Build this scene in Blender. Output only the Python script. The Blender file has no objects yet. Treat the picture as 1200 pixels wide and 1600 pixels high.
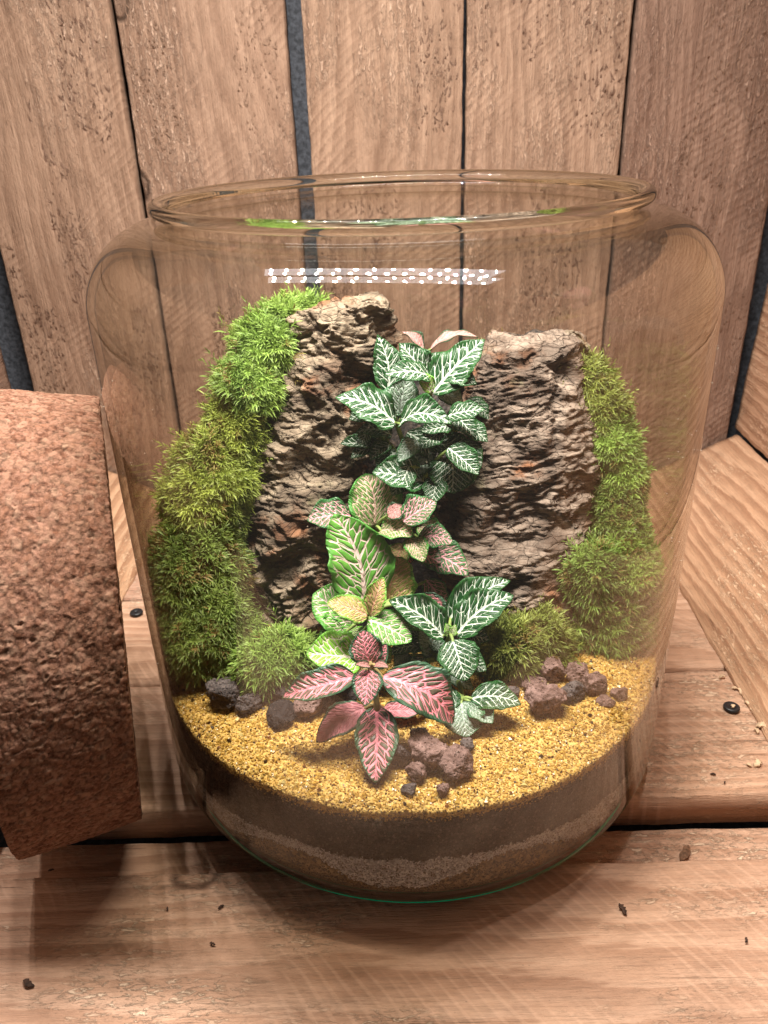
import bpy, math, random
import numpy as np
from mathutils import Vector, Matrix

scene = bpy.context.scene
COL = scene.collection
rng = np.random.default_rng(11)
random.seed(5)

# ------------------------------------------------------------------ camera
cam_data = bpy.data.cameras.new("camera")
cam = bpy.data.objects.new("camera", cam_data)
COL.objects.link(cam)
pit, rol, yaw = 0.4712, -0.0354, -0.0315
fwd = Vector((math.sin(yaw) * math.cos(pit), math.cos(yaw) * math.cos(pit), -math.sin(pit)))
rgt = Vector((math.cos(yaw), -math.sin(yaw), 0))
upv = rgt.cross(fwd)
rgt, upv = (math.cos(rol) * rgt + math.sin(rol) * upv), (-math.sin(rol) * rgt + math.cos(rol) * upv)
CAM = Vector((0, -0.3521, 0.3129))
cam.matrix_world = Matrix(((rgt.x, upv.x, -fwd.x, CAM.x), (rgt.y, upv.y, -fwd.y, CAM.y),
                           (rgt.z, upv.z, -fwd.z, CAM.z), (0, 0, 0, 1)))
cam_data.sensor_fit = 'VERTICAL'
cam_data.sensor_height = 36.0
cam_data.lens = 1243.3 / 1600 * 36.0
cam_data.clip_start = 0.01
cam_data.clip_end = 50
cam_data.dof.use_dof = True
cam_data.dof.focus_distance = 0.34
cam_data.dof.aperture_fstop = 26.0
scene.camera = cam

# ------------------------------------------------------------------ world, render settings
world = bpy.data.worlds.new("World")
scene.world = world
world.use_nodes = True
bg = world.node_tree.nodes["Background"]
bg.inputs[0].default_value = (0.92, 0.80, 0.70, 1)
bg.inputs[1].default_value = 0.15
scene.view_settings.view_transform = 'Standard'
scene.view_settings.look = 'None'
scene.view_settings.gamma = 1
scene.view_settings.exposure = 0.08
cy = scene.cycles
cy.use_denoising = True
try:
    cy.denoiser = 'OPENIMAGEDENOISE'
    cy.denoising_input_passes = 'RGB_ALBEDO_NORMAL'
    cy.denoising_prefilter = 'ACCURATE'
except Exception:
    pass
cy.max_bounces = 9
cy.diffuse_bounces = 4
cy.glossy_bounces = 5
cy.transmission_bounces = 8
cy.transparent_max_bounces = 40
cy.caustics_reflective = False
cy.caustics_refractive = False
cy.sample_clamp_indirect = 3.0
cy.use_adaptive_sampling = True
cy.adaptive_threshold = 0.02

# ------------------------------------------------------------------ object helpers
def tag(o, label=None, cat=None, group=None, kind=None):
    if label: o["label"] = label
    if cat: o["category"] = cat
    if group: o["group"] = group
    if kind: o["kind"] = kind
    return o

def empty(name, loc=(0, 0, 0), parent=None):
    o = bpy.data.objects.new(name, None)
    COL.objects.link(o)
    o.location = loc
    o.empty_display_size = 0.01
    o.parent = parent
    return o

def mesh_np(name, V, F, mat=None, parent=None, smooth=True, cols=None, uvs=None, loc=None):
    """V (n,3) array, F list of arrays each (m,k) of one face size k."""
    me = bpy.data.meshes.new(name)
    V = np.asarray(V, dtype=np.float32)
    if not isinstance(F, (list, tuple)): F = [F]
    F = [np.asarray(f, dtype=np.int32) for f in F if len(f)]
    loops = np.concatenate([f.ravel() for f in F])
    sizes = np.concatenate([np.full(len(f), f.shape[1], dtype=np.int32) for f in F])
    starts = np.concatenate([[0], np.cumsum(sizes)[:-1]]).astype(np.int32)
    me.vertices.add(len(V)); me.vertices.foreach_set("co", V.ravel())
    me.loops.add(len(loops)); me.loops.foreach_set("vertex_index", loops)
    me.polygons.add(len(sizes)); me.polygons.foreach_set("loop_start", starts)
    me.polygons.foreach_set("loop_total", sizes)
    me.polygons.foreach_set("use_smooth", np.full(len(sizes), bool(smooth)))
    if cols is not None:
        a = me.color_attributes.new("tint", 'FLOAT_COLOR', 'POINT')
        c = np.ones((len(V), 4), dtype=np.float32); c[:, :3] = cols
        a.data.foreach_set("color", c.ravel())
    if uvs:
        for un, uv in uvs.items():
            l = me.uv_layers.new(name=un)
            l.data.foreach_set("uv", np.asarray(uv, dtype=np.float32)[loops].ravel())
    me.update(calc_edges=True)
    me.validate()
    if mat: me.materials.append(mat)
    o = bpy.data.objects.new(name, me)
    COL.objects.link(o)
    if loc is not None: o.location = loc
    o.parent = parent
    return o

# ------------------------------------------------------------------ numpy noise
def _hash(ix, iy, iz, seed):
    h = (ix.astype(np.int64) * 374761393 + iy.astype(np.int64) * 668265263 + iz.astype(np.int64) * 2147483647 + seed * 974711) & 0xFFFFFFFF
    h = ((h ^ (h >> 13)) * 1274126177) & 0xFFFFFFFF
    h = ((h ^ (h >> 15)) * 2246822519) & 0xFFFFFFFF
    return (h ^ (h >> 16)) & 0xFFFFFFFF

def vnoise(P, seed=0):
    P = np.asarray(P, dtype=np.float64)
    i = np.floor(P).astype(np.int64); f = P - i
    u = f * f * f * (f * (f * 6 - 15) + 10)
    r = 0
    for dx in (0, 1):
        for dy in (0, 1):
            for dz in (0, 1):
                h = _hash(i[:, 0] + dx, i[:, 1] + dy, i[:, 2] + dz, seed) / 4294967295.0
                w = (u[:, 0] if dx else 1 - u[:, 0]) * (u[:, 1] if dy else 1 - u[:, 1]) * (u[:, 2] if dz else 1 - u[:, 2])
                r = r + h * w
    return r * 2 - 1

def fbm(P, oct=4, seed=0, gain=0.5, lac=2.07):
    P = np.asarray(P, dtype=np.float64); s = 0; a = 1.0
    for k in range(oct):
        s = s + a * vnoise(P * lac ** k + 17.3 * k, seed + k); a *= gain
    return s

def ridged(P, oct=4, seed=0, gain=0.5, lac=2.07):
    P = np.asarray(P, dtype=np.float64); s = 0; a = 1.0
    for k in range(oct):
        s = s + a * (1 - 2 * np.abs(vnoise(P * lac ** k + 9.1 * k, seed + k))); a *= gain
    return s

def voro(P, seed=0):
    """distance to nearest and second nearest cell point, and a random value of the nearest cell."""
    P = np.asarray(P, dtype=np.float64)
    i = np.floor(P).astype(np.int64)
    d1 = np.full(len(P), 9.0); d2 = np.full(len(P), 9.0); val = np.zeros(len(P))
    for dx in (-1, 0, 1):
        for dy in (-1, 0, 1):
            for dz in (-1, 0, 1):
                c = i + np.array([dx, dy, dz])
                h = [_hash(c[:, 0], c[:, 1], c[:, 2], seed + 31 * q) / 4294967295.0 for q in range(4)]
                q = c + np.stack(h[:3], 1)
                d = np.linalg.norm(P - q, axis=1)
                near = d < d1
                d2 = np.where(near, d1, np.minimum(d2, d)); val = np.where(near, h[3], val)
                d1 = np.where(near, d, d1)
    return d1, d2, val

def sstep(a, b, x):
    t = np.clip((x - a) / (b - a), 0, 1)
    return t * t * (3 - 2 * t)

# ------------------------------------------------------------------ material helpers
class NT:
    def __init__(self, name):
        self.m = bpy.data.materials.new(name); self.m.use_nodes = True
        self.t = self.m.node_tree; self.n = self.t.nodes; self.n.clear()
        self.out = self.n.new("ShaderNodeOutputMaterial")
    def node(self, typ, ins=None, **props):
        nd = self.n.new("ShaderNode" + typ)
        for k, v in props.items(): setattr(nd, k, v)
        for k, v in (ins or {}).items(): self.set(nd, k, v)
        return nd
    def set(self, nd, k, v):
        s = nd.inputs[k]
        if isinstance(v, bpy.types.NodeSocket): self.t.links.new(v, s)
        elif isinstance(v, bpy.types.Node): self.t.links.new(v.outputs[0], s)
        else:
            if s.type == 'RGBA' and len(v) == 3: v = (*v, 1)
            s.default_value = v
    def math(self, op, a, b=None, c=None, clamp=False):
        nd = self.n.new("ShaderNodeMath"); nd.operation = op; nd.use_clamp = clamp
        for i, v in enumerate((a, b, c)):
            if v is not None: self.set(nd, i, v)
        return nd.outputs[0]
    def vmath(self, op, a, b=None):
        nd = self.n.new("ShaderNodeVectorMath"); nd.operation = op
        self.set(nd, 0, a)
        if b is not None: self.set(nd, 1, b)
        return nd.outputs['Value' if op in ('DOT_PRODUCT', 'LENGTH') else 'Vector']
    def noise(self, vec, scale, detail=4, rough=0.5, dist=0.0, out=0):
        return self.node("TexNoise", {"Vector": vec, "Scale": scale, "Detail": detail, "Roughness": rough, "Distortion": dist}).outputs[out]
    def voronoi(self, vec, scale, feature='F1', out='Distance', dims='3D', rnd=1.0):
        nd = self.node("TexVoronoi", {"Vector": vec, "Scale": scale, "Randomness": rnd}, feature=feature, voronoi_dimensions=dims)
        return nd.outputs[out]
    def mapr(self, v, a, b, c=0.0, d=1.0, interp='SMOOTHSTEP'):
        nd = self.node("MapRange", {"Value": v, "From Min": a, "From Max": b, "To Min": c, "To Max": d}, interpolation_type=interp)
        return nd.outputs[0]
    def mix(self, f, a, b, blend='MIX'):
        nd = self.node("Mix", data_type='RGBA', blend_type=blend)
        self.set(nd, 0, f); self.set(nd, 6, a); self.set(nd, 7, b)
        return nd.outputs[2]
    def ramp(self, v, stops):
        nd = self.n.new("ShaderNodeValToRGB"); self.set(nd, 0, v)
        e = nd.color_ramp.elements
        while len(e) < len(stops): e.new(0.5)
        for el, (p, c) in zip(e, stops): el.position = p; el.color = (*c, 1)
        return nd.outputs[0]
    def scale(self, vec, s):
        return self.vmath('MULTIPLY', vec, s)
    def bump(self, h, strength=0.5, dist=0.001, normal=None):
        nd = self.node("Bump", {"Height": h, "Strength": strength, "Distance": dist})
        if normal is not None: self.set(nd, "Normal", normal)
        return nd.outputs[0]
    def bsdf(self, **k):
        nd = self.node("BsdfPrincipled")
        for a, v in k.items(): self.set(nd, a.replace('_', ' '), v)
        return nd
    def done(self, shader):
        self.t.links.new(shader.outputs[0] if isinstance(shader, bpy.types.Node) else shader, self.out.inputs[0])
        return self.m

def obj_vec(n):
    tc = n.node("TexCoord").outputs["Object"]
    rnd = n.node("ObjectInfo").outputs["Random"]
    off = n.node("CombineXYZ", {0: n.math('MULTIPLY', rnd, 7.3), 1: n.math('MULTIPLY', rnd, 3.1), 2: n.math('MULTIPLY', rnd, 5.7)}).outputs[0]
    return n.vmath('ADD', tc, off), rnd, tc

def wood_material(name, light, mid, dark, saw=1.0, torn=1.0, ringw=0.25, bend=9.0, freq=120.0, relief=1.0):
    n = NT(name)
    v, rnd, tc = obj_vec(n)
    slow = n.noise(n.scale(v, (2.2, 7.0, 7.0)), 1.0, 2, 0.5)
    sep = n.node("SeparateXYZ", {0: v}).outputs
    rr = n.math('ADD', n.math('MULTIPLY', sep[1], freq), n.math('MULTIPLY', slow, bend))
    rr = n.math('ADD', rr, n.math('MULTIPLY', n.noise(n.scale(v, (12.0, 90.0, 90.0)), 1.0, 4, 0.65), 1.6))
    fr = n.math('FRACT', rr)
    ring = n.math('MULTIPLY', n.mapr(fr, 0.0, 0.8), n.math('SUBTRACT', 1.0, n.mapr(fr, 0.84, 1.0)))
    fibre = n.noise(n.scale(v, (30.0, 800.0, 800.0)), 1.0, 4, 0.7)
    streak = n.noise(n.scale(v, (4.0, 75.0, 75.0)), 1.0, 4, 0.6)
    blotch = n.noise(n.scale(v, (8.0, 17.0, 17.0)), 1.0, 4, 0.6)
    k = n.math('ADD', n.math('MULTIPLY', ring, ringw), n.math('MULTIPLY', streak, 0.45 * (1 - ringw) + 0.1))
    k = n.math('ADD', k, n.math('MULTIPLY', blotch, 0.45 * (1 - ringw)))
    c = n.ramp(k, [(0.25, light), (0.45, mid), (0.72, dark)])
    c = n.mix(n.mapr(fibre, 0.42, 0.72, 0.0, 0.5), c, tuple(x * 0.55 for x in mid))
    patch = n.mapr(n.noise(n.scale(v, (7.0, 20.0, 20.0)), 1.0, 4, 0.6), 0.47, 0.62)
    fuzz = n.mapr(n.noise(n.scale(v, (150.0, 520.0, 520.0)), 1.0, 5, 0.7, 0.8), 0.52, 0.60)
    tornm = n.math('MULTIPLY', patch, fuzz)
    c = n.mix(n.math('MULTIPLY', tornm, 0.6), c, tuple(min(1, x * 1.5 + 0.05) for x in light))
    cracks = n.math('MULTIPLY', n.mapr(n.noise(n.scale(v, (5.0, 230.0, 230.0)), 1.0, 4, 0.7, 0.3), 0.66, 0.71), n.mapr(n.noise(v, 11.0, 2), 0.45, 0.6))
    c = n.mix(n.math('MULTIPLY', cracks, 0.35), c, (0.05, 0.03, 0.022))
    speck = n.mapr(n.voronoi(n.scale(v, (240.0, 420.0, 420.0)), 1.0), 0.12, 0.05)
    speckm = n.math('MULTIPLY', speck, n.mapr(n.noise(v, 45.0, 2), 0.50, 0.60))
    c = n.mix(n.math('MULTIPLY', speckm, 0.4), c, (0.03, 0.017, 0.012))
    sawx = n.math('ADD', n.math('MULTIPLY', sep[0], 150.0), n.math('MULTIPLY', sep[1], 110.0))
    sawx = n.math('ADD', sawx, n.math('MULTIPLY', n.noise(v, 9.0, 2, 0.5), 5.0))
    saww = n.math('MULTIPLY', n.math('SINE', n.math('MULTIPLY', sawx, 6.283)), n.mapr(n.noise(v, 16.0, 3), 0.40, 0.65))
    c = n.mix(n.math('MULTIPLY', n.mapr(saww, 0.25, 0.9), min(0.4, 0.10 * saw)), c, tuple(min(1, x * 1.35) for x in light))
    grime = n.noise(v, 26.0, 5, 0.65)
    c = n.mix(n.mapr(grime, 0.5, 0.8, 0.0, 0.4), c, tuple(x * 0.6 for x in dark))
    kv = n.node("TexVoronoi", {"Vector": n.node("CombineXYZ", {0: n.math('MULTIPLY', sep[0], 6.0), 1: n.math('MULTIPLY', sep[1], 9.0), 2: 0.0}).outputs[0], "Scale": 1.0}, feature='F1', voronoi_dimensions='2D')
    kd = n.math('ADD', kv.outputs["Distance"], n.math('MULTIPLY', n.math('SUBTRACT', n.noise(v, 90.0, 3), 0.5), 0.03))
    kgate = n.math('GREATER_THAN', n.node("SeparateColor", {0: kv.outputs["Color"]}).outputs[1], 0.80)
    knot = n.math('MULTIPLY', n.mapr(kd, 0.075, 0.04), kgate)
    krim = n.math('MULTIPLY', n.math('MULTIPLY', n.mapr(kd, 0.085, 0.06), n.mapr(kd, 0.04, 0.06)), kgate)
    c = n.mix(n.math('MULTIPLY', knot, 0.45), c, tuple(x * 0.5 for x in dark))
    c = n.mix(n.math('MULTIPLY', krim, 0.8), c, tuple(x * 0.28 for x in dark))
    hue = n.node("HueSaturation", {"Hue": n.math('ADD', 0.495, n.math('MULTIPLY', rnd, 0.010)), "Saturation": 1.0,
                                   "Value": n.math('ADD', 0.82, n.math('MULTIPLY', rnd, 0.32)), "Color": c})
    h = n.math('MULTIPLY', n.math('MULTIPLY', saww, n.noise(n.scale(v, (40.0, 90.0, 90.0)), 1.0, 3, 0.6)), 0.14 * saw)
    h = n.math('ADD', h, n.math('MULTIPLY', ring, 0.30 * ringw))
    h = n.math('ADD', h, n.math('MULTIPLY', fibre, 0.8))
    h = n.math('ADD', h, n.math('MULTIPLY', streak, 0.7))
    h = n.math('ADD', h, n.math('MULTIPLY', tornm, 0.8 * torn))
    h = n.math('SUBTRACT', h, n.math('MULTIPLY', cracks, 0.45))
    h = n.math('SUBTRACT', h, n.math('MULTIPLY', krim, 0.8))
    h = n.math('ADD', h, n.math('MULTIPLY', n.noise(n.scale(v, (70.0, 240.0, 240.0)), 1.0, 6, 0.75), 1.0 * torn))
    h = n.math('ADD', h, n.math('MULTIPLY', n.math('MULTIPLY', patch, n.noise(n.scale(v, (45.0, 120.0, 120.0)), 1.0, 4, 0.7, 1.0)), 1.2 * torn))
    nb = n.bump(h, 0.8, 0.0026 * relief)
    b = n.bsdf(Base_Color=hue.outputs[0], Roughness=0.75, Normal=nb)
    b.inputs["Specular IOR Level"].default_value = 0.22
    return n.done(b)

M = {}
M['wall_wood'] = wood_material('wall_wood', (0.385, 0.250, 0.177), (0.305, 0.191, 0.132), (0.18, 0.102, 0.067), 1.3, 1.35, 0.16, 15.0, 90.0)
M['floor_wood'] = wood_material('floor_wood', (0.74, 0.490, 0.350), (0.64, 0.400, 0.275), (0.42, 0.232, 0.146), 1.9, 0.8, 0.22, 12.0, 95.0, 0.75)
M['side_wood'] = wood_material('side_wood', (0.68, 0.430, 0.270), (0.57, 0.340, 0.202), (0.36, 0.190, 0.105), 0.3, 0.35, 0.32, 6.0, 110.0)

def simple(name, col, rough=0.7, nscale=300.0, nvar=0.3, bumpd=0.0004, spec=0.3):
    n = NT(name); v, rnd, tc = obj_vec(n)
    f = n.noise(v, nscale, 4, 0.6)
    c = n.mix(n.mapr(f, 0.3, 0.7), tuple(x * (1 - nvar) for x in col), tuple(min(1, x * (1 + nvar)) for x in col))
    b = n.bsdf(Base_Color=c, Roughness=rough, Normal=n.bump(f, 0.6, bumpd))
    b.inputs["Specular IOR Level"].default_value = spec
    return n.done(b)

M['backing'] = simple('dark_backing', (0.060, 0.064, 0.075), 0.75, 260.0, 0.5, 0.0015)
M['screw'] = simple('black_screw', (0.012, 0.013, 0.016), 0.4, 500.0, 0.3, 0.0002, 0.5)
M['dust'] = simple('dust', (0.62, 0.55, 0.47), 0.8)
M['shaving'] = simple('wood_shaving', (0.60, 0.43, 0.28), 0.7, 400.0, 0.25, 0.0004)
M['dark_chip'] = simple('bark_chip', (0.045, 0.024, 0.016), 0.8, 500.0, 0.5, 0.0004)
M['brown_chip'] = simple('brown_chip', (0.16, 0.085, 0.05), 0.8, 500.0, 0.5, 0.0004)

# cork (agglomerated granules): colour by granule from the mesh plus fine grain
n = NT('cork'); v, rnd, tc = obj_vec(n)
tint = n.node("VertexColor", layer_name="tint").outputs[0]
c = n.mix(n.mapr(n.noise(v, 420.0, 5, 0.7), 0.40, 0.70), tint, (0.22, 0.115, 0.078))
c = n.mix(n.mapr(n.voronoi(v, 430.0), 0.30, 0.12, 0.0, 0.45), c, (0.12, 0.055, 0.038))
c = n.mix(n.mapr(n.noise(v, 700.0, 3, 0.6), 0.64, 0.75, 0.0, 0.4), c, (0.36, 0.22, 0.15))
h = n.math('ADD', n.noise(v, 380.0, 5, 0.7), n.math('MULTIPLY', n.voronoi(v, 330.0), 0.7))
M['cork'] = n.done(n.bsdf(Base_Color=c, Roughness=0.85, Normal=n.bump(h, 0.7, 0.0012), Specular_IOR_Level=0.05))

# thin glass: clear pane, reflection by Fresnel, slightly tan where light travels long in it
def thin_glass(name, edge=(0.66, 0.62, 0.52), face=(0.985, 0.98, 0.965)):
    n = NT(name)
    g = n.node("NewGeometry")
    cth = n.math('ABSOLUTE', n.vmath('DOT_PRODUCT', g.outputs["Normal"], g.outputs["Incoming"]))
    om = n.math('SUBTRACT', 1.0, cth, clamp=True)
    fres = n.math('ADD', 0.042, n.math('MULTIPLY', n.math('POWER', om, 5.0), 0.95), clamp=True)
    tcol = n.mix(n.math('POWER', om, 2.6), face, edge)
    tr = n.node("BsdfTransparent", {0: tcol})
    gl = n.node("BsdfGlossy", {0: (1, 1, 1), "Roughness": 0.0})
    return n.done(n.node("MixShader", {0: fres, 1: tr.outputs[0], 2: gl.outputs[0]}))
M['glass'] = thin_glass('clear_glass')

n = NT('rim_glass')
M['rim_glass'] = n.done(n.node("BsdfGlass", {0: (0.97, 0.96, 0.92), "Roughness": 0.0, "IOR": 1.48}))
n = NT('base_glass_glow')  # glass green plus glow of light piped through the foot, put in diffuse colour
mixs = n.node("MixShader", {0: 0.3, 1: n.node("BsdfDiffuse", {0: (0.01, 0.90, 0.50)}).outputs[0],
                            2: n.node("BsdfGlass", {0: (0.05, 0.85, 0.5), "Roughness": 0.05, "IOR": 1.5}).outputs[0]})
M['base_glass_glow'] = n.done(mixs)

# ground layers in the jar
def granular(name, stops, sc=900.0, bumpd=0.0006, rough=0.8, clump=60.0):
    n = NT(name); v, rnd, tc = obj_vec(n)
    cell = n.node("TexVoronoi", {"Vector": v, "Scale": sc}, feature='F1')
    val = n.node("SeparateColor", {0: cell.outputs["Color"]}).outputs[0]
    k = n.math('ADD', n.math('MULTIPLY', val, 0.7), n.math('MULTIPLY', n.noise(v, clump, 4, 0.6), 0.3))
    c = n.ramp(k, stops)
    b = n.bsdf(Base_Color=c, Roughness=rough, Normal=n.bump(n.math('SUBTRACT', 1.0, cell.outputs["Distance"]), 0.7, bumpd))
    return n.done(b)
M['soil'] = granular('dark_soil', [(0.2, (0.010, 0.007, 0.005)), (0.60, (0.020, 0.014, 0.011)), (0.92, (0.09, 0.064, 0.05))], 760.0)
M['mound'] = granular('damp_soil', [(0.2, (0.010, 0.007, 0.005)), (0.6, (0.028, 0.019, 0.013)), (0.9, (0.07, 0.045, 0.03))], 500.0, 0.0012)
M['white_gravel'] = granular('white_gravel', [(0.15, (0.16, 0.15, 0.15)), (0.5, (0.33, 0.31, 0.31)), (0.85, (0.70, 0.67, 0.66))], 620.0)
M['brown_sand'] = granular('brown_sand', [(0.22, (0.015, 0.009, 0.006)), (0.36, (0.13, 0.075, 0.03)), (0.65, (0.22, 0.135, 0.055)), (0.92, (0.36, 0.24, 0.11))], 640.0)
M['gold_bed'] = granular('golden_sand_bed', [(0.12, (0.14, 0.07, 0.02)), (0.3, (0.43, 0.25, 0.055)), (0.6, (0.52, 0.32, 0.075)), (0.9, (0.62, 0.43, 0.14))], 1000.0)

def tinted(name, rough=0.5, transl=0.0, spec=0.4, bump=None):
    n = NT(name)
    t = n.node("VertexColor", layer_name="tint").outputs[0]
    b = n.bsdf(Base_Color=t, Roughness=rough); b.inputs["Specular IOR Level"].default_value = spec
    if transl:
        tr = n.node("BsdfTranslucent", {0: t})
        return n.done(n.node("MixShader", {0: transl, 1: b.outputs[0], 2: tr.outputs[0]}))
    return n.done(b)
M['grain'] = tinted('sand_grain', 0.28, 0.25, 0.55)
M['grit'] = tinted('grit', 0.6, 0.0, 0.3)
M['moss'] = tinted('moss_leaf', 0.5, 0.35, 0.3)
M['moss_base'] = simple('moss_base', (0.035, 0.050, 0.014), 0.9, 400.0, 0.6, 0.002, 0.1)

def lava(name, a, b_):
    n = NT(name); v, rnd, tc = obj_vec(n)
    f = n.noise(v, 260.0, 5, 0.65)
    c = n.mix(n.mapr(f, 0.35, 0.7), a, b_)
    pit = n.mapr(n.voronoi(v, 620.0), 0.35, 0.10)
    c = n.mix(n.math('MULTIPLY', pit, 0.55), c, tuple(x * 0.35 for x in a))
    c = n.mix(n.mapr(n.noise(v, 900.0, 3), 0.64, 0.76, 0.0, 0.6), c, (0.33, 0.25, 0.22))
    h = n.math('SUBTRACT', n.noise(v, 520.0, 5, 0.7), n.math('MULTIPLY', pit, 0.8))
    return n.done(n.bsdf(Base_Color=c, Roughness=0.92, Normal=n.bump(h, 0.9, 0.0011), Specular_IOR_Level=0.15))
M['lava'] = lava('lava_brown', (0.125, 0.075, 0.064), (0.27, 0.175, 0.155))
M['lava_dark'] = lava('lava_dark', (0.055, 0.046, 0.045), (0.14, 0.115, 0.11))
M['lava_black'] = lava('lava_black', (0.010, 0.009, 0.010), (0.03, 0.027, 0.028))

def bark_mat(name, pale, mid, rust, stretch):
    n = NT(name); v, rnd, tc = obj_vec(n)
    t = n.node("VertexColor", layer_name="tint").outputs[0]
    ts = n.node("SeparateColor", {0: t}).outputs
    f = n.noise(n.scale(v, stretch), 1.0, 6, 0.68, 0.4)
    c = n.mix(n.mapr(f, 0.36, 0.62), mid, pale)
    # rusty broken edges and black lichen stains: both have shapes of their own
    c = n.mix(n.math('MULTIPLY', ts[0], n.mapr(n.noise(v, 70.0, 4, 0.6), 0.42, 0.60)), c, rust)
    c = n.mix(n.mapr(n.noise(n.scale(v, (150.0, 150.0, 330.0)), 1.0, 5, 0.75), 0.55, 0.66, 0.0, 0.75), c, (0.045, 0.033, 0.026))
    c = n.mix(n.math('MULTIPLY', ts[1], 0.85), c, (0.040, 0.026, 0.019))
    c = n.mix(n.math('MULTIPLY', n.mapr(n.noise(v, 38.0, 4, 0.6), 0.60, 0.72), 0.35), c, (0.16, 0.17, 0.075))
    h = n.math('ADD', n.math('MULTIPLY', f, 1.0), n.math('MULTIPLY', n.noise(n.scale(v, (260.0, 260.0, 700.0)), 1.0, 5, 0.7), 0.6))
    h = n.math('SUBTRACT', h, n.math('MULTIPLY', n.mapr(n.voronoi(n.scale(v, (110, 110, 330)), 1.0, 'DISTANCE_TO_EDGE'), 0.06, 0.0), 0.5))
    return n.done(n.bsdf(Base_Color=c, Roughness=0.9, Normal=n.bump(h, 0.9, 0.0016), Specular_IOR_Level=0.15))
M['bark_tan'] = bark_mat('bark_tan', (0.275, 0.215, 0.152), (0.165, 0.122, 0.084), (0.20, 0.098, 0.052), (110.0, 110.0, 240.0))
M['bark_grey'] = bark_mat('bark_grey', (0.265, 0.203, 0.158), (0.115, 0.080, 0.059), (0.19, 0.085, 0.042), (75.0, 75.0, 340.0))

# fittonia leaves: a vein net drawn in the leaf's own flat coordinates
def leaf_mat(name, green, green2, vein, edge, mid_w=0.030, lat_w=0.13, net_w=0.075, nlat=8.5, slope=1.05,
             net_len=5.0, vmargin=0.90, wash=0.0, gloss=0.42, taper=0.45):
    n = NT(name)
    rnd = n.node("ObjectInfo").outputs["Random"]
    uv = n.node("UVMap", uv_map="flat").outputs[0]
    nuv = n.node("UVMap", uv_map="norm").outputs[0]
    s = n.node("SeparateXYZ", {0: uv}).outputs
    q = n.node("SeparateXYZ", {0: nuv}).outputs
    off = n.math('MULTIPLY', rnd, 37.0)
    wob = n.node("TexNoise", {"Vector": n.vmath('ADD', uv, n.node("CombineXYZ", {0: off, 1: off, 2: 0.0}).outputs[0]), "Scale": 7.0, "Detail": 3.0}).outputs["Color"]
    ws = n.node("SeparateColor", {0: wob}).outputs
    x = n.math('ADD', s[0], n.math('MULTIPLY', n.math('SUBTRACT', ws[0], 0.5), 0.035))
    y = n.math('ADD', s[1], n.math('MULTIPLY', n.math('SUBTRACT', ws[1], 0.5), 0.07))
    ax = n.math('ABSOLUTE', x)
    au = n.math('ABSOLUTE', q[0])
    mid = n.mapr(n.math('ABSOLUTE', s[0]), n.math('MULTIPLY', mid_w, n.math('SUBTRACT', 1.06, n.math('MULTIPLY', q[1], 0.85))),
                 n.math('MULTIPLY', mid_w, n.math('SUBTRACT', 0.55, n.math('MULTIPLY', q[1], 0.45))))
    side = n.math('MULTIPLY', n.math('GREATER_THAN', x, 0.0), 0.42)
    ph = n.math('SUBTRACT', y, n.math('MULTIPLY', n.math('POWER', ax, 0.92), slope))
    ph = n.math('ADD', n.math('ADD', n.math('MULTIPLY', ph, nlat), side), off)
    d = n.math('ABSOLUTE', n.math('SUBTRACT', n.math('FRACT', ph), 0.5))
    lw = n.math('MULTIPLY', lat_w, n.math('SUBTRACT', 1.0, n.math('MULTIPLY', au, taper)))
    lat = n.mapr(d, lw, n.math('MULTIPLY', lw, 0.45))
    cvec = n.node("CombineXYZ", {0: n.math('MULTIPLY', n.math('ADD', s[0], n.math('MULTIPLY', ax, 0.0)), net_len * 2.2), 1: n.math('MULTIPLY', ph, 1.9), 2: 0.0}).outputs[0]
    ed = n.voronoi(cvec, 1.0, 'DISTANCE_TO_EDGE', 'Distance', '2D', 0.85)
    net = n.mapr(ed, net_w, net_w * 0.35)
    vm = n.math('MAXIMUM', n.math('MAXIMUM', mid, lat), net)
    wig = n.math('MULTIPLY', n.math('SUBTRACT', ws[2], 0.5), 0.18)
    marg = n.mapr(n.math('ADD', au, wig), vmargin, vmargin - 0.13)
    marg = n.math('MULTIPLY', marg, n.mapr(q[1], 0.985, 0.93))
    vm = n.math('MULTIPLY', vm, marg)
    wsh = n.math('MULTIPLY', n.math('MULTIPLY', wash, marg), n.mapr(n.math('SUBTRACT', 1.0, au), 0.0, 0.9))
    vmc = n.math('MAXIMUM', vm, wsh)
    gcol = n.mix(n.mapr(n.noise(uv, 5.0, 3), 0.35, 0.65), green, green2)
    gcol = n.mix(n.math('SUBTRACT', 1.0, marg), gcol, edge)
    vcol = n.mix(n.mapr(n.noise(uv, 6.0, 2), 0.35, 0.7), vein, tuple(min(1.0, c * 0.82) for c in vein))
    c = n.mix(vmc, gcol, vcol)
    hh = n.math('SUBTRACT', n.math('MULTIPLY', n.mapr(ed, 0.0, 0.35), 0.6), n.math('MULTIPLY', vm, 0.5))
    nb = n.bump(hh, 0.7, 0.0008)
    b = n.bsdf(Base_Color=c, Roughness=gloss, Normal=nb, Specular_IOR_Level=0.45)
    tr = n.node("BsdfTranslucent", {0: n.mix(0.5, c, gcol)})
    return n.done(n.node("MixShader", {0: 0.16, 1: b.outputs[0], 2: tr.outputs[0]}))

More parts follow.
